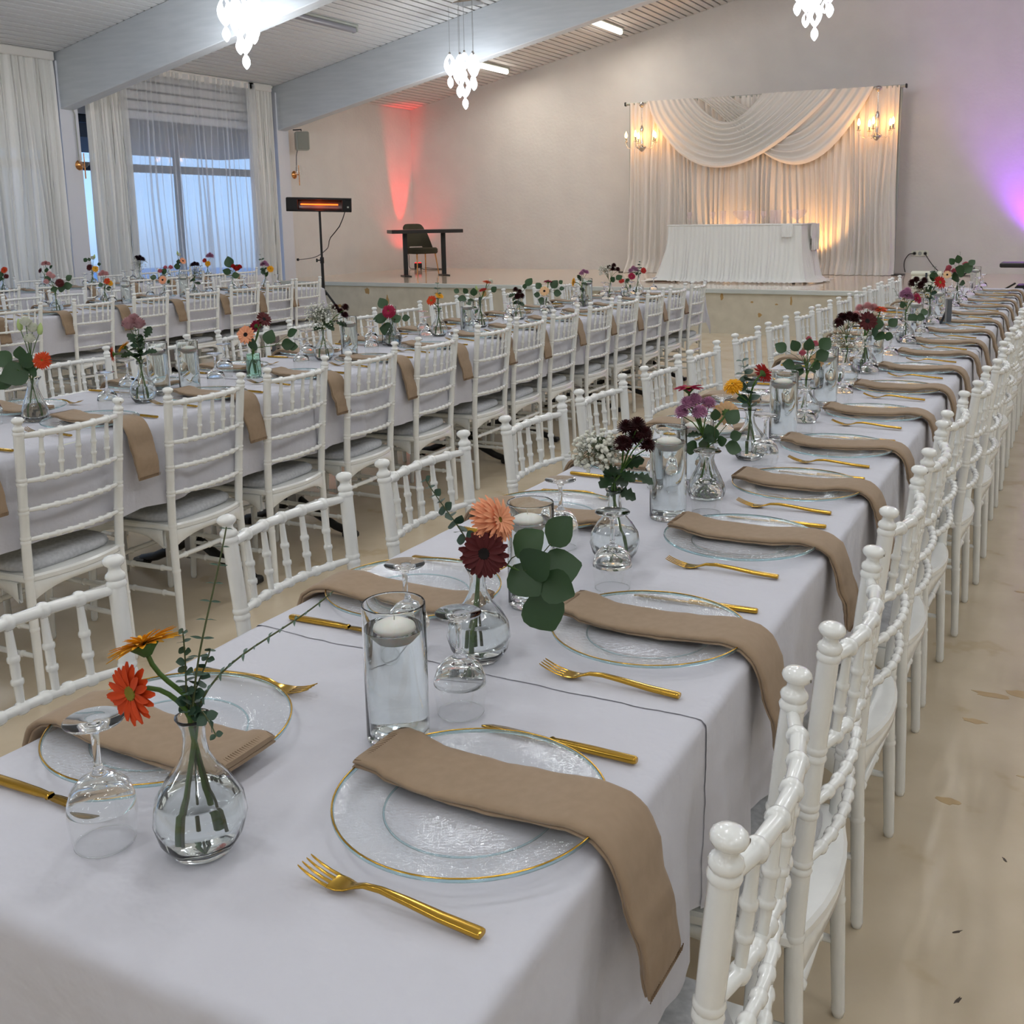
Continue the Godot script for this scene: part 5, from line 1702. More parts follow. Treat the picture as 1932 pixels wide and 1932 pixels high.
	vs("bulb", V(-0.765, 0.760, -8.175), 0.180, "tall clear glass vase, eleventh from front, right table")
	rose(V(-0.765, 0.760, -8.175), 0.180, [V(-0.828, 1.021, -8.156), V(-0.719, 1.043, -8.199), V(-0.790, 0.999, -8.149), V(-0.836, 0.991, -8.152)], 0.046, "pink", 0, "spray of pink roses in the right table's eleventh vase from the front")
	dollar(V(-0.765, 0.760, -8.175), 0.180, [V(-0.804, 1.069, -8.110), V(-0.763, 1.084, -8.120), V(-0.745, 1.001, -8.118), V(-0.701, 1.022, -8.164), V(-0.774, 0.956, -8.114), V(-0.730, 0.911, -8.126), V(-0.676, 1.059, -8.176)], [0.054, 0.061, 0.100, 0.085, 0.085, 0.061, 0.054], 0, "stem of round green leaves in the right table's eleventh vase from the front")
	gb(V(-0.765, 0.760, -8.175), 0.180, V(-0.827, 0.976, -8.075), V(0.102, 0.290, 0.952), 0.061, "pale peach", 0, 0, "pale peach gerbera in the right table's eleventh vase from the front")
	sprig(V(-0.765, 0.760, -8.175), 0.180, V(-0.758, 1.134, -8.179), 6, 0.031, "narrow", 0, "thin upright sprig in the right table's eleventh vase from the front")
	vs("ribbed", V(-3.134, 0.760, -2.351), 0.150, "tall ribbed glass vase with a wide foot, first from front, middle table")
	lisi(V(-3.134, 0.760, -2.351), 0.150, [V(-3.136, 1.076, -2.375), V(-3.163, 1.088, -2.347), V(-3.133, 1.100, -2.349), V(-3.112, 1.072, -2.387), V(-3.137, 1.041, -2.361)], 0.040, "white", 1, "spray of white lisianthus with closed buds in the middle table's first vase from the front")
	gb(V(-3.134, 0.760, -2.351), 0.150, V(-3.053, 0.973, -2.337), V(0.525, 0.331, 0.784), 0.065, "orange", 1, 1, "orange gerbera in the middle table's first vase from the front")
	dollar(V(-3.134, 0.760, -2.351), 0.150, [V(-3.195, 0.978, -2.297), V(-3.117, 0.971, -2.326), V(-3.148, 0.926, -2.299), V(-3.113, 0.937, -2.339), V(-3.134, 0.996, -2.317), V(-3.181, 0.901, -2.281)], [0.065, 0.058, 0.094, 0.054, 0.047, 0.073], 1, "stem of round green leaves in the middle table's first vase from the front")
	vs("bulb", V(-3.076, 0.760, -2.771), 0.148, "clear glass bulb vase with a mauve rose, second from front, middle table")
	rose(V(-3.076, 0.760, -2.771), 0.148, [V(-3.105, 1.068, -2.781), V(-3.080, 1.054, -2.780), V(-3.103, 1.055, -2.755)], 0.052, "mauve", 1, "spray of mauve roses in the middle table's second vase from the front")
	gb(V(-3.076, 0.760, -2.771), 0.148, V(-3.121, 0.970, -2.737), V(-0.490, 0.726, 0.483), 0.060, "yellow", 1, 1, "yellow gerbera in the middle table's second vase from the front")
	gb(V(-3.076, 0.760, -2.771), 0.148, V(-3.166, 0.942, -2.724), V(-0.734, -0.039, 0.678), 0.060, "orange", 1, 1, "orange gerbera in the middle table's second vase from the front")
	foliage(V(-3.076, 0.760, -2.771), 0.148, [V(-3.073, 0.990, -2.773), V(-3.038, 1.024, -2.779), V(-3.081, 1.002, -2.746), V(-3.042, 0.955, -2.788), V(-3.075, 0.945, -2.760), V(-3.102, 0.947, -2.735)], 0.044, 1, "dark green lobed leaves in the middle table's second vase from the front")
	sprig(V(-3.076, 0.760, -2.771), 0.148, V(-3.084, 1.029, -2.767), 7, 0.036, "round", 1, "sprig of round grey green leaves in the middle table's second vase from the front")
	vs("bud", V(-3.110, 0.760, -3.409), 0.105, "square bud vase of green tinted glass, third from front, middle table")
	gb(V(-3.110, 0.760, -3.409), 0.105, V(-3.111, 0.949, -3.375), V(0.302, 0.282, 0.910), 0.082, "peach", 0, 1, "peach gerbera in the middle table's third vase from the front")
	gb(V(-3.110, 0.760, -3.409), 0.105, V(-3.060, 1.010, -3.435), V(0.783, 0.565, 0.259), 0.073, "dark red", 0, 1, "dark red gerbera in the middle table's third vase from the front")
	gb(V(-3.110, 0.760, -3.409), 0.105, V(-3.106, 0.981, -3.434), V(-0.915, 0.323, -0.242), 0.059, "magenta", 1, 1, "magenta gerbera in the middle table's third vase from the front")
	dollar(V(-3.110, 0.760, -3.409), 0.105, [V(-3.044, 0.935, -3.444), V(-2.969, 0.903, -3.471), V(-2.944, 0.954, -3.473), V(-2.956, 0.893, -3.489), V(-3.101, 0.903, -3.403)], [0.064, 0.055, 0.050, 0.041, 0.059], 1, "stem of round green leaves in the middle table's third vase from the front")
	vs("bulb", V(-3.190, 0.760, -3.986), 0.145, "clear glass bulb vase holding a white blossom cloud, fourth from front, middle table")
	breath(V(-3.190, 0.760, -3.986), 0.145, V(-3.196, 0.973, -3.983), 0.076, 1, "cloud of tiny white blossoms in the middle table's fourth vase from the front")
	mum(V(-3.190, 0.760, -3.986), 0.145, [V(-3.132, 0.987, -4.052), V(-3.107, 0.970, -4.052), V(-3.096, 1.009, -4.044), V(-3.152, 1.007, -4.042)], 0.038, "burgundy", 1, "spray of burgundy pompom blooms in the middle table's fourth vase from the front")
	foliage(V(-3.190, 0.760, -3.986), 0.145, [V(-3.108, 0.939, -4.029), V(-3.203, 0.921, -3.968), V(-3.147, 0.926, -3.986)], 0.051, 1, "dark green lobed leaves in the middle table's fourth vase from the front")
	vs("bulb", V(-3.200, 0.760, -4.579), 0.145, "clear glass bulb vase holding one bright pink flower, fifth from front, middle table")
	gb(V(-3.200, 0.760, -4.579), 0.145, V(-3.199, 0.948, -4.546), V(0.348, 0.302, 0.887), 0.079, "magenta", 2, 1, "magenta gerbera in the middle table's fifth vase from the front")
	dollar(V(-3.200, 0.760, -4.579), 0.145, [V(-3.248, 0.987, -4.565), V(-3.257, 0.907, -4.549), V(-3.130, 0.909, -4.604), V(-3.186, 0.905, -4.597), V(-3.229, 0.851, -4.563)], [0.062, 0.073, 0.042, 0.056, 0.079], 1, "stem of round green leaves in the middle table's fifth vase from the front")
	vs("bulb", V(-3.220, 0.760, -5.068), 0.145, "slim clear glass vase, sixth from front, middle table")
	gb(V(-3.220, 0.760, -5.068), 0.145, V(-3.249, 0.965, -5.041), V(0.081, 0.493, 0.866), 0.064, "orange", 0, 0, "orange gerbera in the middle table's sixth vase from the front")
	gb(V(-3.220, 0.760, -5.068), 0.145, V(-3.214, 0.991, -5.071), V(0.538, 0.809, 0.236), 0.055, "yellow", 1, 0, "yellow gerbera in the middle table's sixth vase from the front")
	sprig(V(-3.220, 0.760, -5.068), 0.145, V(-3.222, 1.090, -5.067), 7, 0.036, "spiral", 0, "curled upright sprig of small leaves in the middle table's sixth vase from the front")
	vs("bulb", V(-3.240, 0.760, -5.575), 0.140, "clear glass bulb vase with large spreading leaves, seventh from front, middle table")
	gb(V(-3.240, 0.760, -5.575), 0.140, V(-3.200, 1.037, -5.595), V(0.213, 0.976, 0.042), 0.059, "orange", 1, 0, "orange gerbera in the middle table's seventh vase from the front")
	gb(V(-3.240, 0.760, -5.575), 0.140, V(-3.219, 0.990, -5.574), V(-0.121, 0.925, 0.359), 0.055, "red", 1, 0, "red gerbera in the middle table's seventh vase from the front")
	lisi(V(-3.240, 0.760, -5.575), 0.140, [V(-3.188, 1.039, -5.615), V(-3.258, 1.000, -5.565)], 0.039, "white", 0, "spray of white lisianthus with closed buds in the middle table's seventh vase from the front")
	dollar(V(-3.240, 0.760, -5.575), 0.140, [V(-3.362, 0.986, -5.500), V(-3.308, 0.986, -5.517), V(-3.322, 0.939, -5.498), V(-3.289, 0.914, -5.538), V(-3.232, 0.923, -5.556), V(-3.149, 0.994, -5.588), V(-3.267, 0.868, -5.549), V(-3.263, 0.979, -5.540)], [0.036, 0.039, 0.055, 0.052, 0.065, 0.042, 0.049, 0.049], 0, "stem of round green leaves in the middle table's seventh vase from the front")
	vs("bulb", V(-3.260, 0.760, -6.113), 0.140, "clear glass bulb vase with dark compact blooms, eighth from front, middle table")
	mum(V(-3.260, 0.760, -6.113), 0.140, [V(-3.281, 0.953, -6.115), V(-3.254, 0.939, -6.116), V(-3.258, 0.913, -6.100), V(-3.248, 0.911, -6.133)], 0.039, "burgundy", 0, "spray of burgundy pompom blooms in the middle table's eighth vase from the front")
	foliage(V(-3.260, 0.760, -6.113), 0.140, [V(-3.271, 0.877, -6.107), V(-3.241, 0.870, -6.111), V(-3.288, 0.928, -6.076), V(-3.280, 0.905, -6.103)], 0.049, 0, "dark green lobed leaves in the middle table's eighth vase from the front")
	dollar(V(-3.260, 0.760, -6.113), 0.140, [V(-3.202, 1.004, -6.154), V(-3.223, 0.977, -6.132)], [0.063, 0.035], 0, "stem of round green leaves in the middle table's eighth vase from the front")
	vs("bulb", V(-3.270, 0.760, -6.549), 0.140, "clear glass bulb vase with a cream and a purple flower, ninth from front, middle table")
	gb(V(-3.270, 0.760, -6.549), 0.140, V(-3.271, 0.919, -6.515), V(0.347, 0.285, 0.893), 0.074, "pale peach", 0, 0, "pale peach gerbera in the middle table's ninth vase from the front")
	gb(V(-3.270, 0.760, -6.549), 0.140, V(-3.261, 0.979, -6.554), V(-0.135, 0.947, -0.291), 0.067, "magenta", 0, 0, "magenta gerbera in the middle table's ninth vase from the front")
	dollar(V(-3.270, 0.760, -6.549), 0.140, [V(-3.325, 0.954, -6.532), V(-3.222, 0.964, -6.574), V(-3.199, 0.902, -6.575), V(-3.303, 0.850, -6.544), V(-3.331, 0.892, -6.518), V(-3.172, 0.934, -6.589), V(-3.187, 0.977, -6.604)], [0.052, 0.067, 0.055, 0.063, 0.044, 0.037, 0.033], 0, "stem of round green leaves in the middle table's ninth vase from the front")
	vs("bulb", V(-3.290, 0.760, -7.179), 0.140, "clear glass bulb vase leaning a yellow flower to one side, tenth from front, middle table")
	gb(V(-3.290, 0.760, -7.179), 0.140, V(-3.345, 0.942, -7.150), V(-0.748, 0.160, 0.644), 0.072, "yellow", 1, 0, "yellow gerbera in the middle table's tenth vase from the front")
	mum(V(-3.290, 0.760, -7.179), 0.140, [V(-3.283, 1.019, -7.196), V(-3.257, 1.011, -7.196), V(-3.287, 1.005, -7.167)], 0.036, "lilac", 0, "spray of lilac pompom blooms in the middle table's tenth vase from the front")
	foliage(V(-3.290, 0.760, -7.179), 0.140, [V(-3.272, 0.933, -7.189), V(-3.285, 0.894, -7.170), V(-3.235, 0.953, -7.185), V(-3.303, 0.973, -7.172)], 0.052, 0, "dark green lobed leaves in the middle table's tenth vase from the front")
	vs("bulb", V(-3.310, 0.760, -7.763), 0.140, "clear glass bulb vase of burgundy blooms and white blossom, eleventh from front, middle table")
	mum(V(-3.310, 0.760, -7.763), 0.140, [V(-3.322, 1.023, -7.770), V(-3.284, 1.035, -7.776), V(-3.253, 1.002, -7.779), V(-3.296, 1.005, -7.783)], 0.042, "burgundy", 0, "spray of burgundy pompom blooms in the middle table's eleventh vase from the front")
	breath(V(-3.310, 0.760, -7.763), 0.140, V(-3.347, 0.999, -7.743), 0.051, 0, "cloud of tiny white blossoms in the middle table's eleventh vase from the front")
	dollar(V(-3.310, 0.760, -7.763), 0.140, [V(-3.246, 0.942, -7.796), V(-3.287, 0.927, -7.763)], [0.059, 0.051], 0, "stem of round green leaves in the middle table's eleventh vase from the front")
	vs("bulb", V(-3.330, 0.760, -8.146), 0.130, "clear glass bulb vase with a round pink flower, twelfth from front, middle table")
	gb(V(-3.330, 0.760, -8.146), 0.130, V(-3.280, 0.931, -8.150), V(0.426, 0.392, 0.815), 0.066, "magenta", 1, 0, "magenta gerbera in the middle table's twelfth vase from the front")
	gb(V(-3.330, 0.760, -8.146), 0.130, V(-3.362, 0.892, -8.130), V(0.072, 0.750, 0.658), 0.057, "red", 1, 0, "red gerbera in the middle table's twelfth vase from the front")
	dollar(V(-3.330, 0.760, -8.146), 0.130, [V(-3.299, 0.846, -8.174), V(-3.319, 0.895, -8.152)], [0.035, 0.040], 0, "stem of round green leaves in the middle table's twelfth vase from the front")
	vs("bulb", V(-3.300, 0.760, -8.345), 0.170, "tall vase nearest the stage, thirteenth from front, middle table")
	mum(V(-3.300, 0.760, -8.345), 0.170, [V(-3.341, 0.987, -8.338), V(-3.317, 0.974, -8.337), V(-3.352, 0.966, -8.305)], 0.045, "lilac", 0, "spray of lilac pompom blooms in the middle table's thirteenth vase from the front")
	gb(V(-3.300, 0.760, -8.345), 0.170, V(-3.254, 0.969, -8.347), V(0.699, 0.272, 0.662), 0.058, "red", 1, 0, "red gerbera in the middle table's thirteenth vase from the front")
	sprig(V(-3.300, 0.760, -8.345), 0.170, V(-3.285, 1.040, -8.353), 5, 0.036, "round", 0, "short upright leaf sprig in the middle table's thirteenth vase from the front")
	vs("bulb", V(-6.920, 0.760, -5.470), 0.140, "clear glass bulb vase with a dark red bloom, first from front, left table")
	gb(V(-6.920, 0.760, -5.470), 0.140, V(-6.861, 0.987, -5.467), V(0.532, 0.282, 0.798), 0.073, "dark red", 2, 0, "dark red gerbera in the left table's first vase from the front")
	rose(V(-6.920, 0.760, -5.470), 0.140, [V(-6.959, 1.050, -5.463), V(-6.972, 0.995, -5.443), V(-6.918, 1.035, -5.457)], 0.049, "pale pink", 0, "spray of pale pink roses in the left table's first vase from the front")
	dollar(V(-6.920, 0.760, -5.470), 0.140, [V(-6.840, 0.960, -5.523), V(-6.819, 1.020, -5.522), V(-6.867, 0.942, -5.486), V(-6.935, 0.937, -5.474), V(-6.962, 1.019, -5.448)], [0.065, 0.057, 0.065, 0.057, 0.049], 0, "stem of round green leaves in the left table's first vase from the front")
	vs("bulb", V(-7.120, 0.760, -6.102), 0.140, "clear glass bulb vase with an orange bloom, second from front, left table")
	gb(V(-7.120, 0.760, -6.102), 0.140, V(-7.080, 0.958, -6.100), V(0.328, 0.392, 0.860), 0.061, "orange", 1, 0, "orange gerbera in the left table's second vase from the front")
	gb(V(-7.120, 0.760, -6.102), 0.140, V(-7.075, 0.940, -6.126), V(0.956, 0.231, 0.184), 0.053, "yellow", 1, 0, "yellow gerbera in the left table's second vase from the front")
	mum(V(-7.120, 0.760, -6.102), 0.140, [V(-7.132, 1.026, -6.110), V(-7.100, 1.014, -6.113), V(-7.129, 1.011, -6.084)], 0.044, "pale pink", 0, "spray of pale pink pompom blooms in the left table's second vase from the front")
	dollar(V(-7.120, 0.760, -6.102), 0.140, [V(-7.154, 0.927, -6.096), V(-7.086, 0.896, -6.120)], [0.044, 0.044], 0, "stem of round green leaves in the left table's second vase from the front")
	vs("bulb", V(-7.100, 0.760, -6.726), 0.140, "clear glass bulb vase with one peach bloom, third from front, left table")
	gb(V(-7.100, 0.760, -6.726), 0.140, V(-7.093, 0.932, -6.707), V(0.334, 0.382, 0.862), 0.079, "peach", 0, 0, "peach gerbera in the left table's third vase from the front")
	rose(V(-7.100, 0.760, -6.726), 0.140, [V(-7.090, 1.040, -6.745), V(-7.039, 1.040, -6.758), V(-7.114, 1.009, -6.705)], 0.042, "pink", 0, "spray of pink roses in the left table's third vase from the front")
	dollar(V(-7.100, 0.760, -6.726), 0.140, [V(-7.099, 1.008, -6.738), V(-7.181, 0.955, -6.684), V(-7.057, 0.916, -6.737)], [0.065, 0.056, 0.037], 0, "stem of round green leaves in the left table's third vase from the front")
	vs("bulb", V(-7.150, 0.760, -7.129), 0.140, "clear glass bulb vase with a dark violet bloom over blossom, fourth from front, left table")
	breath(V(-7.150, 0.760, -7.129), 0.140, V(-7.127, 0.982, -7.141), 0.063, 0, "cloud of tiny white blossoms in the left table's fourth vase from the front")
	mum(V(-7.150, 0.760, -7.129), 0.140, [V(-7.144, 1.049, -7.146), V(-7.114, 1.044, -7.148), V(-7.144, 1.041, -7.119)], 0.044, "violet", 0, "spray of violet pompom blooms in the left table's fourth vase from the front")
	foliage(V(-7.150, 0.760, -7.129), 0.140, [V(-7.162, 0.911, -7.123), V(-7.117, 0.887, -7.135)], 0.058, 0, "dark green lobed leaves in the left table's fourth vase from the front")
	vs("bulb", V(-7.130, 0.760, -7.601), 0.140, "clear glass bulb vase with one large grey leaf, fifth from front, left table")
	dollar(V(-7.130, 0.760, -7.601), 0.140, [V(-7.156, 1.049, -7.599), V(-7.080, 0.998, -7.627), V(-7.165, 0.960, -7.572), V(-7.105, 0.923, -7.625)], [0.111, 0.066, 0.081, 0.071], 0, "stem of round green leaves in the left table's fifth vase from the front")
	rose(V(-7.130, 0.760, -7.601), 0.140, [V(-7.071, 1.002, -7.645), V(-7.115, 1.009, -7.608), V(-7.082, 0.984, -7.612)], 0.055, "red", 0, "spray of red roses in the left table's fifth vase from the front")
	vs("bulb", V(-7.150, 0.760, -8.084), 0.140, "clear glass bulb vase nearest the tripod heater, sixth from front, left table")
	gb(V(-7.150, 0.760, -8.084), 0.140, V(-7.088, 0.960, -8.093), V(0.722, 0.280, 0.632), 0.074, "yellow", 1, 0, "yellow gerbera in the left table's sixth vase from the front")
	mum(V(-7.150, 0.760, -8.084), 0.140, [V(-7.154, 1.017, -8.095), V(-7.169, 1.002, -8.074), V(-7.120, 0.997, -8.086)], 0.047, "lilac", 0, "spray of lilac pompom blooms in the left table's sixth vase from the front")
	sprig(V(-7.150, 0.760, -8.084), 0.140, V(-7.183, 1.101, -8.067), 5, 0.047, "round", 0, "upright leaf sprig in the left table's sixth vase from the front")
	dollar(V(-7.150, 0.760, -8.084), 0.140, [V(-7.175, 0.934, -8.082), V(-7.137, 0.908, -8.090)], [0.053, 0.053], 0, "stem of round green leaves in the left table's sixth vase from the front")
	vs("bulb", V(-9.450, 0.760, -6.881), 0.130, "clear glass bulb vase at the left edge of the picture, first from front, window table")
	gb(V(-9.450, 0.760, -6.881), 0.130, V(-9.410, 0.988, -6.879), V(0.426, 0.392, 0.815), 0.074, "orange", 1, 0, "orange gerbera in the window table's first vase from the front")
	gb(V(-9.450, 0.760, -6.881), 0.130, V(-9.416, 0.925, -6.899), V(0.623, 0.281, 0.730), 0.053, "dark red", 1, 0, "dark red gerbera in the window table's first vase from the front")
	dollar(V(-9.450, 0.760, -6.881), 0.130, [V(-9.469, 0.946, -6.882), V(-9.474, 0.900, -6.869)], [0.063, 0.063], 0, "stem of round green leaves in the window table's first vase from the front")
	vs("bulb", V(-9.450, 0.760, -7.356), 0.130, "clear glass bulb vase with rosy blooms, second from front, window table")
	gb(V(-9.450, 0.760, -7.356), 0.130, V(-9.481, 0.959, -7.340), V(-0.101, 0.364, 0.926), 0.060, "dark red", 1, 0, "dark red gerbera in the window table's second vase from the front")
	mum(V(-9.450, 0.760, -7.356), 0.130, [V(-9.436, 1.033, -7.377), V(-9.403, 1.023, -7.381), V(-9.436, 1.024, -7.350)], 0.055, "pale pink", 0, "spray of pale pink pompom blooms in the window table's second vase from the front")
	dollar(V(-9.450, 0.760, -7.356), 0.130, [V(-9.431, 0.963, -7.377), V(-9.381, 0.995, -7.392)], [0.055, 0.044], 0, "stem of round green leaves in the window table's second vase from the front")
	vs("bulb", V(-9.470, 0.760, -7.971), 0.130, "clear glass bulb vase with red and yellow blooms, third from front, window table")
	gb(V(-9.470, 0.760, -7.971), 0.130, V(-9.481, 0.962, -7.954), V(0.251, 0.282, 0.926), 0.080, "dark red", 1, 0, "dark red gerbera in the window table's third vase from the front")
	gb(V(-9.470, 0.760, -7.971), 0.130, V(-9.418, 0.945, -7.975), V(0.532, 0.282, 0.798), 0.080, "yellow", 1, 0, "yellow gerbera in the window table's third vase from the front")
	lisi(V(-9.470, 0.760, -7.971), 0.130, [V(-9.460, 1.063, -7.989), V(-9.434, 1.080, -7.990)], 0.052, "white", 0, "spray of white lisianthus with closed buds in the window table's third vase from the front")
	dollar(V(-9.470, 0.760, -7.971), 0.130, [V(-9.532, 1.042, -7.950), V(-9.487, 1.047, -7.962), V(-9.387, 0.995, -8.003)], [0.052, 0.040, 0.040], 0, "stem of round green leaves in the window table's third vase from the front")
	vs("bulb", V(-9.480, 0.760, -8.632), 0.130, "clear glass bulb vase with a nearly black bloom, fourth from front, window table")
	mum(V(-9.480, 0.760, -8.632), 0.130, [V(-9.506, 1.037, -8.632), V(-9.464, 1.043, -8.640), V(-9.430, 1.019, -8.644), V(-9.486, 1.019, -8.642)], 0.054, "violet", 0, "spray of violet pompom blooms in the window table's fourth vase from the front")
	breath(V(-9.480, 0.760, -8.632), 0.130, V(-9.475, 0.978, -8.635), 0.085, 0, "cloud of tiny white blossoms in the window table's fourth vase from the front")
	vs("bulb", V(-9.500, 0.760, -9.254), 0.130, "clear glass bulb vase with a peach bloom turned sideways, fifth from front, window table")
	gb(V(-9.500, 0.760, -9.254), 0.130, V(-9.458, 0.975, -9.276), V(0.882, 0.452, 0.133), 0.088, "peach", 0, 0, "peach gerbera in the window table's fifth vase from the front")
	dollar(V(-9.500, 0.760, -9.254), 0.130, [V(-9.523, 0.913, -9.242), V(-9.495, 0.969, -9.246)], [0.082, 0.057], 0, "stem of round green leaves in the window table's fifth vase from the front")
	lisi(V(-9.500, 0.760, -9.254), 0.130, [V(-9.501, 1.050, -9.268), V(-9.507, 1.069, -9.251)], 0.051, "white", 0, "spray of white lisianthus with closed buds in the window table's fifth vase from the front")
	vs("bulb", V(-9.520, 0.760, -9.735), 0.130, "clear glass bulb vase farthest along the window side, sixth from front, window table")
	gb(V(-9.520, 0.760, -9.735), 0.130, V(-9.548, 0.962, -9.721), V(0.228, 0.387, 0.894), 0.065, "red", 1, 0, "red gerbera in the window table's sixth vase from the front")
	gb(V(-9.520, 0.760, -9.735), 0.130, V(-9.501, 0.923, -9.722), V(0.426, 0.392, 0.815), 0.078, "yellow", 1, 0, "yellow gerbera in the window table's sixth vase from the front")
	mum(V(-9.520, 0.760, -9.735), 0.130, [V(-9.494, 1.031, -9.762), V(-9.469, 1.012, -9.761), V(-9.495, 1.013, -9.734)], 0.059, "lilac", 0, "spray of lilac pompom blooms in the window table's sixth vase from the front")


# ------------------------------------------------------------------ lamps and other fittings
func make_chandelier() -> Node3D:
	var t := thing("pendant_chandelier", "", "chandelier", Vector3.ZERO, 0.0, "clusters of glowing twisted pendants")
	var lit := glow(Color(0.96, 0.98, 1.0), PENDANT_GLOW)
	# a twisted ribbon of two lobes, one long and one short
	var b := MB.new()
	for half in 2:
		for strip in 2:
			var p := PackedVector3Array()
			for i in 41:
				var y := i / 40.0
				var r := (0.17 * pow(sin(PI * clampf(y / 0.66, 0, 1)), 0.8) if y < 0.66 else 0.085 * pow(sin(PI * (y - 0.66) / 0.34), 0.8)) + 0.012
				var a := y * 2.6 + PI * half
				for j in 7:
					var aa := a + (j - 3) * 0.40
					var rr := r * (1.0 - 0.05 * strip)
					p.append(V(cos(aa) * rr, -y, sin(aa) * rr))
			b.grid(p, 41, 7, false, strip == 1)
	var ribbon := b.mesh()
	b = MB.new()
	b.lathe([[0.0001, 0.0], [0.014, -0.002], [0.014, -0.05], [0.0001, -0.052]], 12)
	var cap := b.mesh()
	var k := 0
	for q in [[-0.184, 0.27, 0.06, 0.43], [-0.113, 0.157, -0.05, 0.46], [-0.02, 0.375, 0.08, 0.31], [0.0, 0.0, 0.0, 0.42], [0.085, 0.29, -0.07, 0.42], [0.165, 0.22, 0.05, 0.45], [0.06, 0.36, 0.10, 0.34]]:
		k += 1
		var long: float = q[3]
		var top: float = q[1] + long
		var at := V(q[0], top, q[2])
		part(t, "ribbon", ribbon, lit, Transform3D(Basis(Vector3.UP, k * 1.1).scaled_local(Vector3.ONE * long), at))
		part(t, "cap", cap, M.chrome, Transform3D(Basis(), at + V(0, 0.02, 0)))
		b = MB.new()
		b.tube(PackedVector3Array([at, V(q[0], 1.30, q[2])]), 0.0022, 0.0022, 5)
		part(t, "wire", b.mesh(), M.steel)
	part(t, "canopy", boxm(V(0, 1.31, 0.02), V(0.46, 0.03, 0.30), 0.01), M.chrome)
	return t


func fittings() -> void:
	var c := make_chandelier()
	var first := true
	var xs := [-7.24, -2.76, 1.9]
	for i in 5:
		for j in 3:
			var z: float = [-12.2, -8.45, -4.65, -0.85, 2.95][i]
			var x: float = xs[j] - (0.31 if i == 1 and j == 0 else 0.0)
			var at := V(x, ceil_y(x) - 1.345, z)
			if j == 0 and i < 2:
				at.y = [2.825, 2.927][i]
			if j == 1 and i == 0:
				at.y = 3.294
			var label: String = "cluster of glowing twisted pendants, %s row from the stage, %s" % [nth(i), ["window side", "middle", "far right side"][j]]
			var o := c
			if first:
				first = false
				c.position = at
				c.set_meta("label", label)
			else:
				o = dup(c, at, 0.0, label)
			lamp(at + V(0, 0.13, 0.0), Color(0.97, 0.985, 1.0), PENDANT, 0.18, "pendant_light")
	# batten lights between the planks
	var list: Array = [[-8.59, -15.2, true, "second"], [-6.55, -15.15, true, "first"], [-8.46, -10.9, false, ""]]
	for z in [-10.9, -7.0, -3.1, 0.8, 4.0]:
		for x in [-1.3, 3.4]:
			list.append([x, z, true, "", list.size() - 3])
	for q in list:
		var tilt := Basis(Vector3(0, 0, 1), atan(0.2127) * (1.0 if q[0] < RIDGE else -1.0))
		var at := V(q[0], ceil_y(q[0]) - 0.005, q[1])
		var t := thing("batten_light", ("lit tube batten on the ceiling by the back wall, " + q[3] + " from the right") if q[2] else "unlit grey tube batten between the two beams", "ceiling light", at)
		if q.size() > 4:
			t.set_meta("label", "lit tube batten over the right half of the hall, %s one" % nth(q[4]))
		t.basis = tilt
		part(t, "tray", boxm(V(0, -0.015, 0), V(0.12, 0.03, 1.25), 0.006), M.grey)
		var b := MB.new()
		b.tube(PackedVector3Array([V(0, -0.055, -0.60), V(0, -0.055, 0.60)]), 0.04, 0.04, 14)
		part(t, "diffuser", b.mesh(), glow(Color(1.0, 0.97, 0.92), 6.0) if q[2] else M.batten_off)
		for z in [-0.61, 0.61]:
			part(t, "end_cap", boxm(V(0, -0.05, z), V(0.09, 0.075, 0.03), 0.008), M.grey)
		if q[2]:
			var l := AreaLight3D.new()
			l.name = numbered("batten_glow")
			l.area_size = Vector2(0.10, 1.2)
			l.light_color = Color(1.0, 0.95, 0.88) if q.size() < 5 else Color(0.97, 0.98, 1.0)
			l.light_energy = BATTEN if q.size() < 5 else BATTEN_HALL
			l.shadow_enabled = true
			add_child(l)
			l.global_transform = Transform3D(tilt * Basis(Vector3.RIGHT, -PI / 2), at - V(0, 0.11, 0))
	heater()


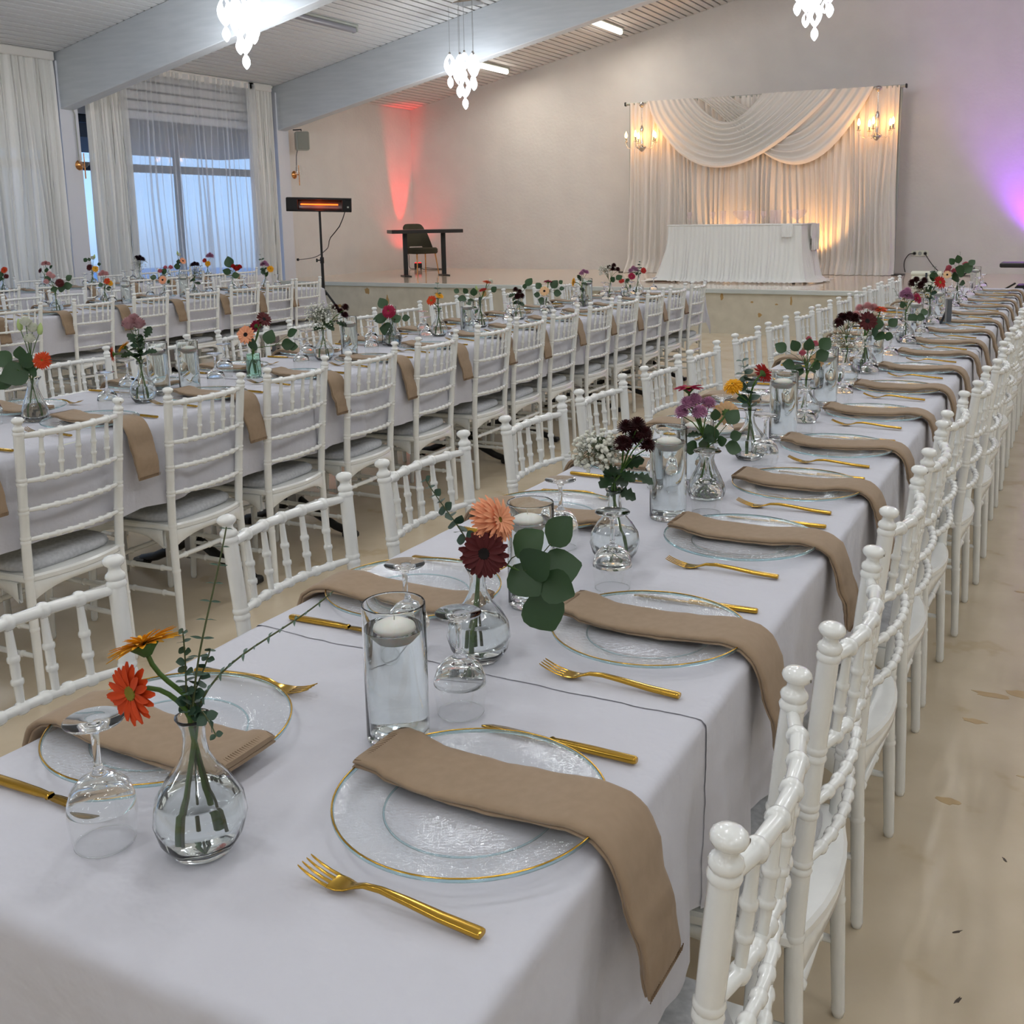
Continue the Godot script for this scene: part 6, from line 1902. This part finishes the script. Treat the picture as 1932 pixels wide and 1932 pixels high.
func heater() -> void:
	var t := thing("tripod_heater", "black infrared heater glowing orange on a tall tripod", "heater", V(-7.96, 0, -10.0), 0.60)
	var tilt := Basis(Vector3(0, 0, 1), -0.03) * Basis(Vector3.RIGHT, 0.12)
	var at := Transform3D(tilt, V(0, 1.61, 0.03))
	var b := MB.new()
	for k in [[V(-0.308, 0, 0), V(0.134, 0.155, 0.09)], [V(0.320, 0, 0), V(0.110, 0.155, 0.09)], [V(0, 0.068, 0), V(0.75, 0.02, 0.09)], [V(0, -0.068, 0), V(0.75, 0.02, 0.09)], [V(0, 0, -0.035), V(0.75, 0.14, 0.015)]]:
		b.box(k[0], k[1], 0.004)
	part(t, "housing", b.mesh(), M.black, at)
	b = MB.new()
	var p := PackedVector3Array()
	for i in 2:
		for j in 11:
			var a := -1.1 + 2.2 * j / 10.0
			p.append(V(-0.24 + 0.505 * i, sin(a) * 0.062, 0.028 - cos(a) * 0.052))
	b.grid(p, 2, 11)
	part(t, "reflector", b.mesh(), M.reflector, at)
	b = MB.new()
	b.tube(PackedVector3Array([V(-0.21, 0.004, 0.02), V(0.22, 0.004, 0.02)]), 0.008, 0.008, 10)
	part(t, "heating_tube", b.mesh(), glow(Color(1.0, 0.36, 0.10), 3.5), at)
	part(t, "switch", boxm(V(0.335, -0.02, 0.046), V(0.02, 0.02, 0.006), 0.002), M.grey, at)
	lamp(t.transform * V(0.0, 1.61, 0.10), Color(1.0, 0.35, 0.10), 0.02, 0.05, "heater_glow")
	b = MB.new()
	b.tube(PackedVector3Array([V(0, 0.9, 0), V(0, 1.55, 0)]), 0.014, 0.014, 10)
	part(t, "upper_pole", b.mesh(), M.black)
	b = MB.new()
	b.tube(PackedVector3Array([V(0, 0.18, 0), V(0, 0.98, 0)]), 0.018, 0.018, 12)
	b.tube(PackedVector3Array([V(0, 0.93, 0), V(0, 1.0, 0)]), 0.024, 0.024, 12)
	part(t, "lower_pole", b.mesh(), M.black)
	b = MB.new()
	b.tube(PackedVector3Array([V(0, 0.965, 0), V(-0.05, 0.965, 0.0)]), 0.008, 0.008, 8)
	b.box(V(-0.06, 0.965, 0), V(0.02, 0.045, 0.02), 0.006)
	part(t, "knob", b.mesh(), M.black)
	b = MB.new()
	b.tube(PackedVector3Array([V(0, 0.55, 0), V(0, 0.61, 0)]), 0.034, 0.034, 12)
	part(t, "hub", b.mesh(), M.black)
	for i in 3:
		var a := TAU * i / 3 + 0.35
		var d := V(cos(a), 0, sin(a))
		b = MB.new()
		b.tube(PackedVector3Array([V(0, 0.59, 0) + d * 0.03, V(0, 0.015, 0) + d * 0.46]), 0.013, 0.013, 8)
		part(t, "leg", b.mesh(), M.black)
		b = MB.new()
		b.tube(PackedVector3Array([V(0, 0.22, 0) + d * 0.015, V(0, 0.27, 0) + d * 0.27]), 0.008, 0.008, 6)
		part(t, "brace", b.mesh(), M.black)
	t = thing("heater_cable", "thin black cable sagging from the heater to a wall socket", "cable")
	b = MB.new()
	var c := Curve3D.new()
	for q in [V(-7.68, 1.53, -10.12), V(-7.80, 1.36, -10.16), V(-7.98, 1.22, -10.2), V(-8.16, 1.15, -10.4), V(-8.6, 1.06, -10.9), V(-9.6, 0.92, -11.9), V(-10.73, 0.84, -12.9)]:
		c.add_point(q)
	for i in range(1, c.point_count - 1):
		var d := (c.get_point_position(i + 1) - c.get_point_position(i - 1)) * 0.18
		c.set_point_in(i, -d)
		c.set_point_out(i, d)
	part(t, "cord", rod_of(c, 0.006, 0.006, 6, 40), M.black)
	part(t, "plug", boxm(V(-10.735, 0.84, -12.9), V(0.03, 0.04, 0.04), 0.008), M.black)


func cord(called: String, label: String, pts: Array, r: float, m: Material, plug := Vector3.INF) -> void:
	var t := thing(called, label, "cable")
	var c := Curve3D.new()
	for q in pts:
		c.add_point(q)
	for i in range(1, c.point_count - 1):
		var d := (c.get_point_position(i + 1) - c.get_point_position(i - 1)) * 0.2
		c.set_point_in(i, -d)
		c.set_point_out(i, d)
	part(t, "cord", rod_of(c, r, r, 6, 30), m)
	if plug != Vector3.INF:
		var b := MB.new()
		b.lathe([[0.0001, 0], [0.02, 0.0], [0.02, 0.02], [0.012, 0.035], [0.0001, 0.04]], 12, Transform3D(Basis(Vector3.RIGHT, PI / 2), plug))
		part(t, "plug", b.mesh(), M.black)


func small_things() -> void:
	# the side table on the stage with its chair
	var t := thing("pedestal_table", "dark bar table with two square posts on the stage", "table", V(-9.17, DECK, -14.1), 0.768)
	part(t, "tabletop", boxm(V(0, 0.695, 0), V(1.12, 0.055, 0.5), 0.004), M.black_top)
	for x in [-0.32, 0.29]:
		part(t, "post", boxm(V(x, 0.345, 0), V(0.065, 0.65, 0.065), 0.004), M.black)
		part(t, "base_plate", boxm(V(x, 0.008, 0), V(0.12, 0.015, 0.36), 0.004), M.black_top)
	t = thing("upholstered_chair", "olive upholstered chair with brass legs behind the dark table", "chair", V(-9.58, DECK, -14.60), -2.04)
	var b := MB.new()
	var outl := PackedVector2Array()
	for i in 32:
		var a := TAU * i / 32
		var r := pow(pow(absf(cos(a)), 4.0) + pow(absf(sin(a)), 4.0), -0.25)
		outl.append(Vector2(cos(a) * r * 0.235, sin(a) * r * 0.235))
	b.slab(outl, 0.33, 0.425, 0.02)
	part(t, "seat", b.mesh(), M.olive)
	b = MB.new()
	var p := PackedVector3Array()
	for side in 2:
		for i in 14:
			var v := i / 13.0
			for j in 17:
				var s := -1.0 + j / 8.0
				var wide := lerpf(0.255, 0.185, pow(v, 1.3))
				var y := 0.36 + 0.45 * v - 0.06 * pow(absf(s), 6.0) * smoothstep(0.6, 1.0, v)
				if v < 0.28 and absf(s) < 0.55:
					y = maxf(y, 0.36 + 0.45 * 0.18)
				var z := 0.22 + 0.075 * v - 0.17 * pow(absf(s), 2.2) * (1.0 - 0.75 * v)
				p.append(V(s * wide, y, z - (0.045 if side == 0 else 0.0) * (1.0 - 0.3 * absf(s))))
	b.grid(p.slice(0, 14 * 17), 14, 17)
	b.grid(p.slice(14 * 17), 14, 17, false, true)
	for i in 13:
		for e in [0, 16]:
			b.quad(p[i * 17 + e], p[(i + 1) * 17 + e], p[(i + 15) * 17 + e], p[(i + 14) * 17 + e], V(0, 0.6, 0.2))
	for j in 16:
		b.quad(p[13 * 17 + j], p[13 * 17 + j + 1], p[27 * 17 + j + 1], p[27 * 17 + j], V(0, 0.5, 0.2))
	part(t, "backrest", b.mesh(), M.olive)
	for x in [-1.0, 1.0]:
		for z in [-1.0, 1.0]:
			b = MB.new()
			b.tube(PackedVector3Array([V(x * 0.17, 0.34, z * 0.16), V(x * 0.20, 0.0, z * 0.21)]), 0.012, 0.008, 10)
			part(t, "leg", b.mesh(), M.brass)
	cord("stage_cable", "black cable looping from the socket to the red stage light", [V(-10.87, 0.86, -16.05), V(-10.80, 0.80, -16.05), V(-10.78, 0.68, -16.02), V(-10.72, 0.57, -15.95), V(-10.46, 0.555, -15.82)], 0.006, M.black, V(-10.86, 0.86, -16.05))
	cord("stage_cable", "black cable coiled beside the red stage light", [V(-10.33, 0.58, -15.78), V(-10.2, 0.56, -15.62), V(-10.02, 0.555, -15.7), V(-9.98, 0.555, -15.95), V(-10.2, 0.555, -16.0), V(-10.33, 0.58, -15.85)], 0.006, M.black)
	# sockets on the back wall
	t = thing("wall_socket", "white triple wall socket right of the backdrop", "socket", V(-2.07, 0.83, BACK))
	part(t, "plate", boxm(V(0, 0, 0.006), V(0.235, 0.085, 0.012), 0.004), M.white)
	for x in [-0.075, 0.0, 0.075]:
		b = MB.new()
		b.lathe([[0.0001, 0.0122], [0.018, 0.0122], [0.022, 0.0140], [0.026, 0.0140], [0.028, 0.012]], 18, Transform3D(Basis(Vector3.RIGHT, PI / 2), V(x, 0, 0)))
		part(t, "outlet", b.mesh(), M.grey)
	cord("socket_cable", "black cable dropping left from the triple wall socket", [V(-2.145, 0.83, -16.36), V(-2.21, 0.82, -16.33), V(-2.265, 0.74, -16.33), V(-2.275, 0.65, -16.33), V(-2.25, 0.56, -16.30)], 0.006, M.black, V(-2.145, 0.83, -16.39))
	cord("socket_cable", "black cable dropping right from the triple wall socket", [V(-1.995, 0.83, -16.36), V(-1.95, 0.76, -16.34), V(-1.87, 0.66, -16.3), V(-1.75, 0.56, -16.2), V(-1.3, 0.555, -15.6)], 0.006, M.black, V(-1.995, 0.83, -16.39))
	# white box on the stage edge
	t = thing("cool_box", "small white box with a dark catch on the stage", "box", V(-1.58, DECK, -13.2), 0.1)
	part(t, "body", boxm(V(0, 0.075, 0), V(0.33, 0.15, 0.24), 0.015), M.white)
	part(t, "lid", boxm(V(0, 0.17, 0), V(0.345, 0.042, 0.255), 0.012), M.white)
	part(t, "catch", boxm(V(0.0, 0.15, 0.128), V(0.022, 0.06, 0.012), 0.003), M.frame)
	# black desk with equipment at the right
	t = thing("equipment_desk", "black keyboard stand with equipment beyond the end of the right table", "desk", V(-0.12, 0, -11.25), 0.0)
	part(t, "keyboard", boxm(V(0, 0.91, 0), V(1.10, 0.045, 0.34), 0.01), M.black_top)
	for s in [-1.0, 1.0]:
		b = MB.new()
		b.tube(PackedVector3Array([V(-0.3 * s, 0.02, 0.0), V(0.3 * s, 0.88, 0.0)]), 0.018, 0.018, 8)
		part(t, "crossed_leg", b.mesh(), M.black)
	part(t, "equipment_case", boxm(V(-0.18, 0.36, 0.0), V(0.45, 0.72, 0.32), 0.02), M.black)
	part(t, "equipment_case", boxm(V(0.28, 0.30, 0.02), V(0.38, 0.60, 0.36), 0.02), M.black_top)
	cord("desk_cable", "black cable looped beside the black keyboard stand", [V(-1.0, 0.80, -11.1), V(-0.92, 0.86, -11.12), V(-0.86, 0.78, -11.13), V(-0.80, 0.66, -11.14), V(-0.66, 0.66, -11.14), V(-0.52, 0.74, -11.1)], 0.009, M.black)
	# a framed card on the table
	t = thing("picture_frame", "small silver standing picture frame among the far vases", "picture frame", V(-0.66, TOP + 0.003, -6.62), 1.25)
	part(t, "frame", boxm(V(0, 0.085, 0), V(0.07, 0.15, 0.012), 0.003), M.steel)
	part(t, "picture", boxm(V(0, 0.085, 0.0065), V(0.058, 0.13, 0.002), 0.0), mat(Color(0.30, 0.33, 0.36), 0.4))
	part(t, "stand", boxm(V(0, 0.05, -0.025), V(0.03, 0.10, 0.004), 0.0, Basis(Vector3.RIGHT, 0.4)), M.frame)
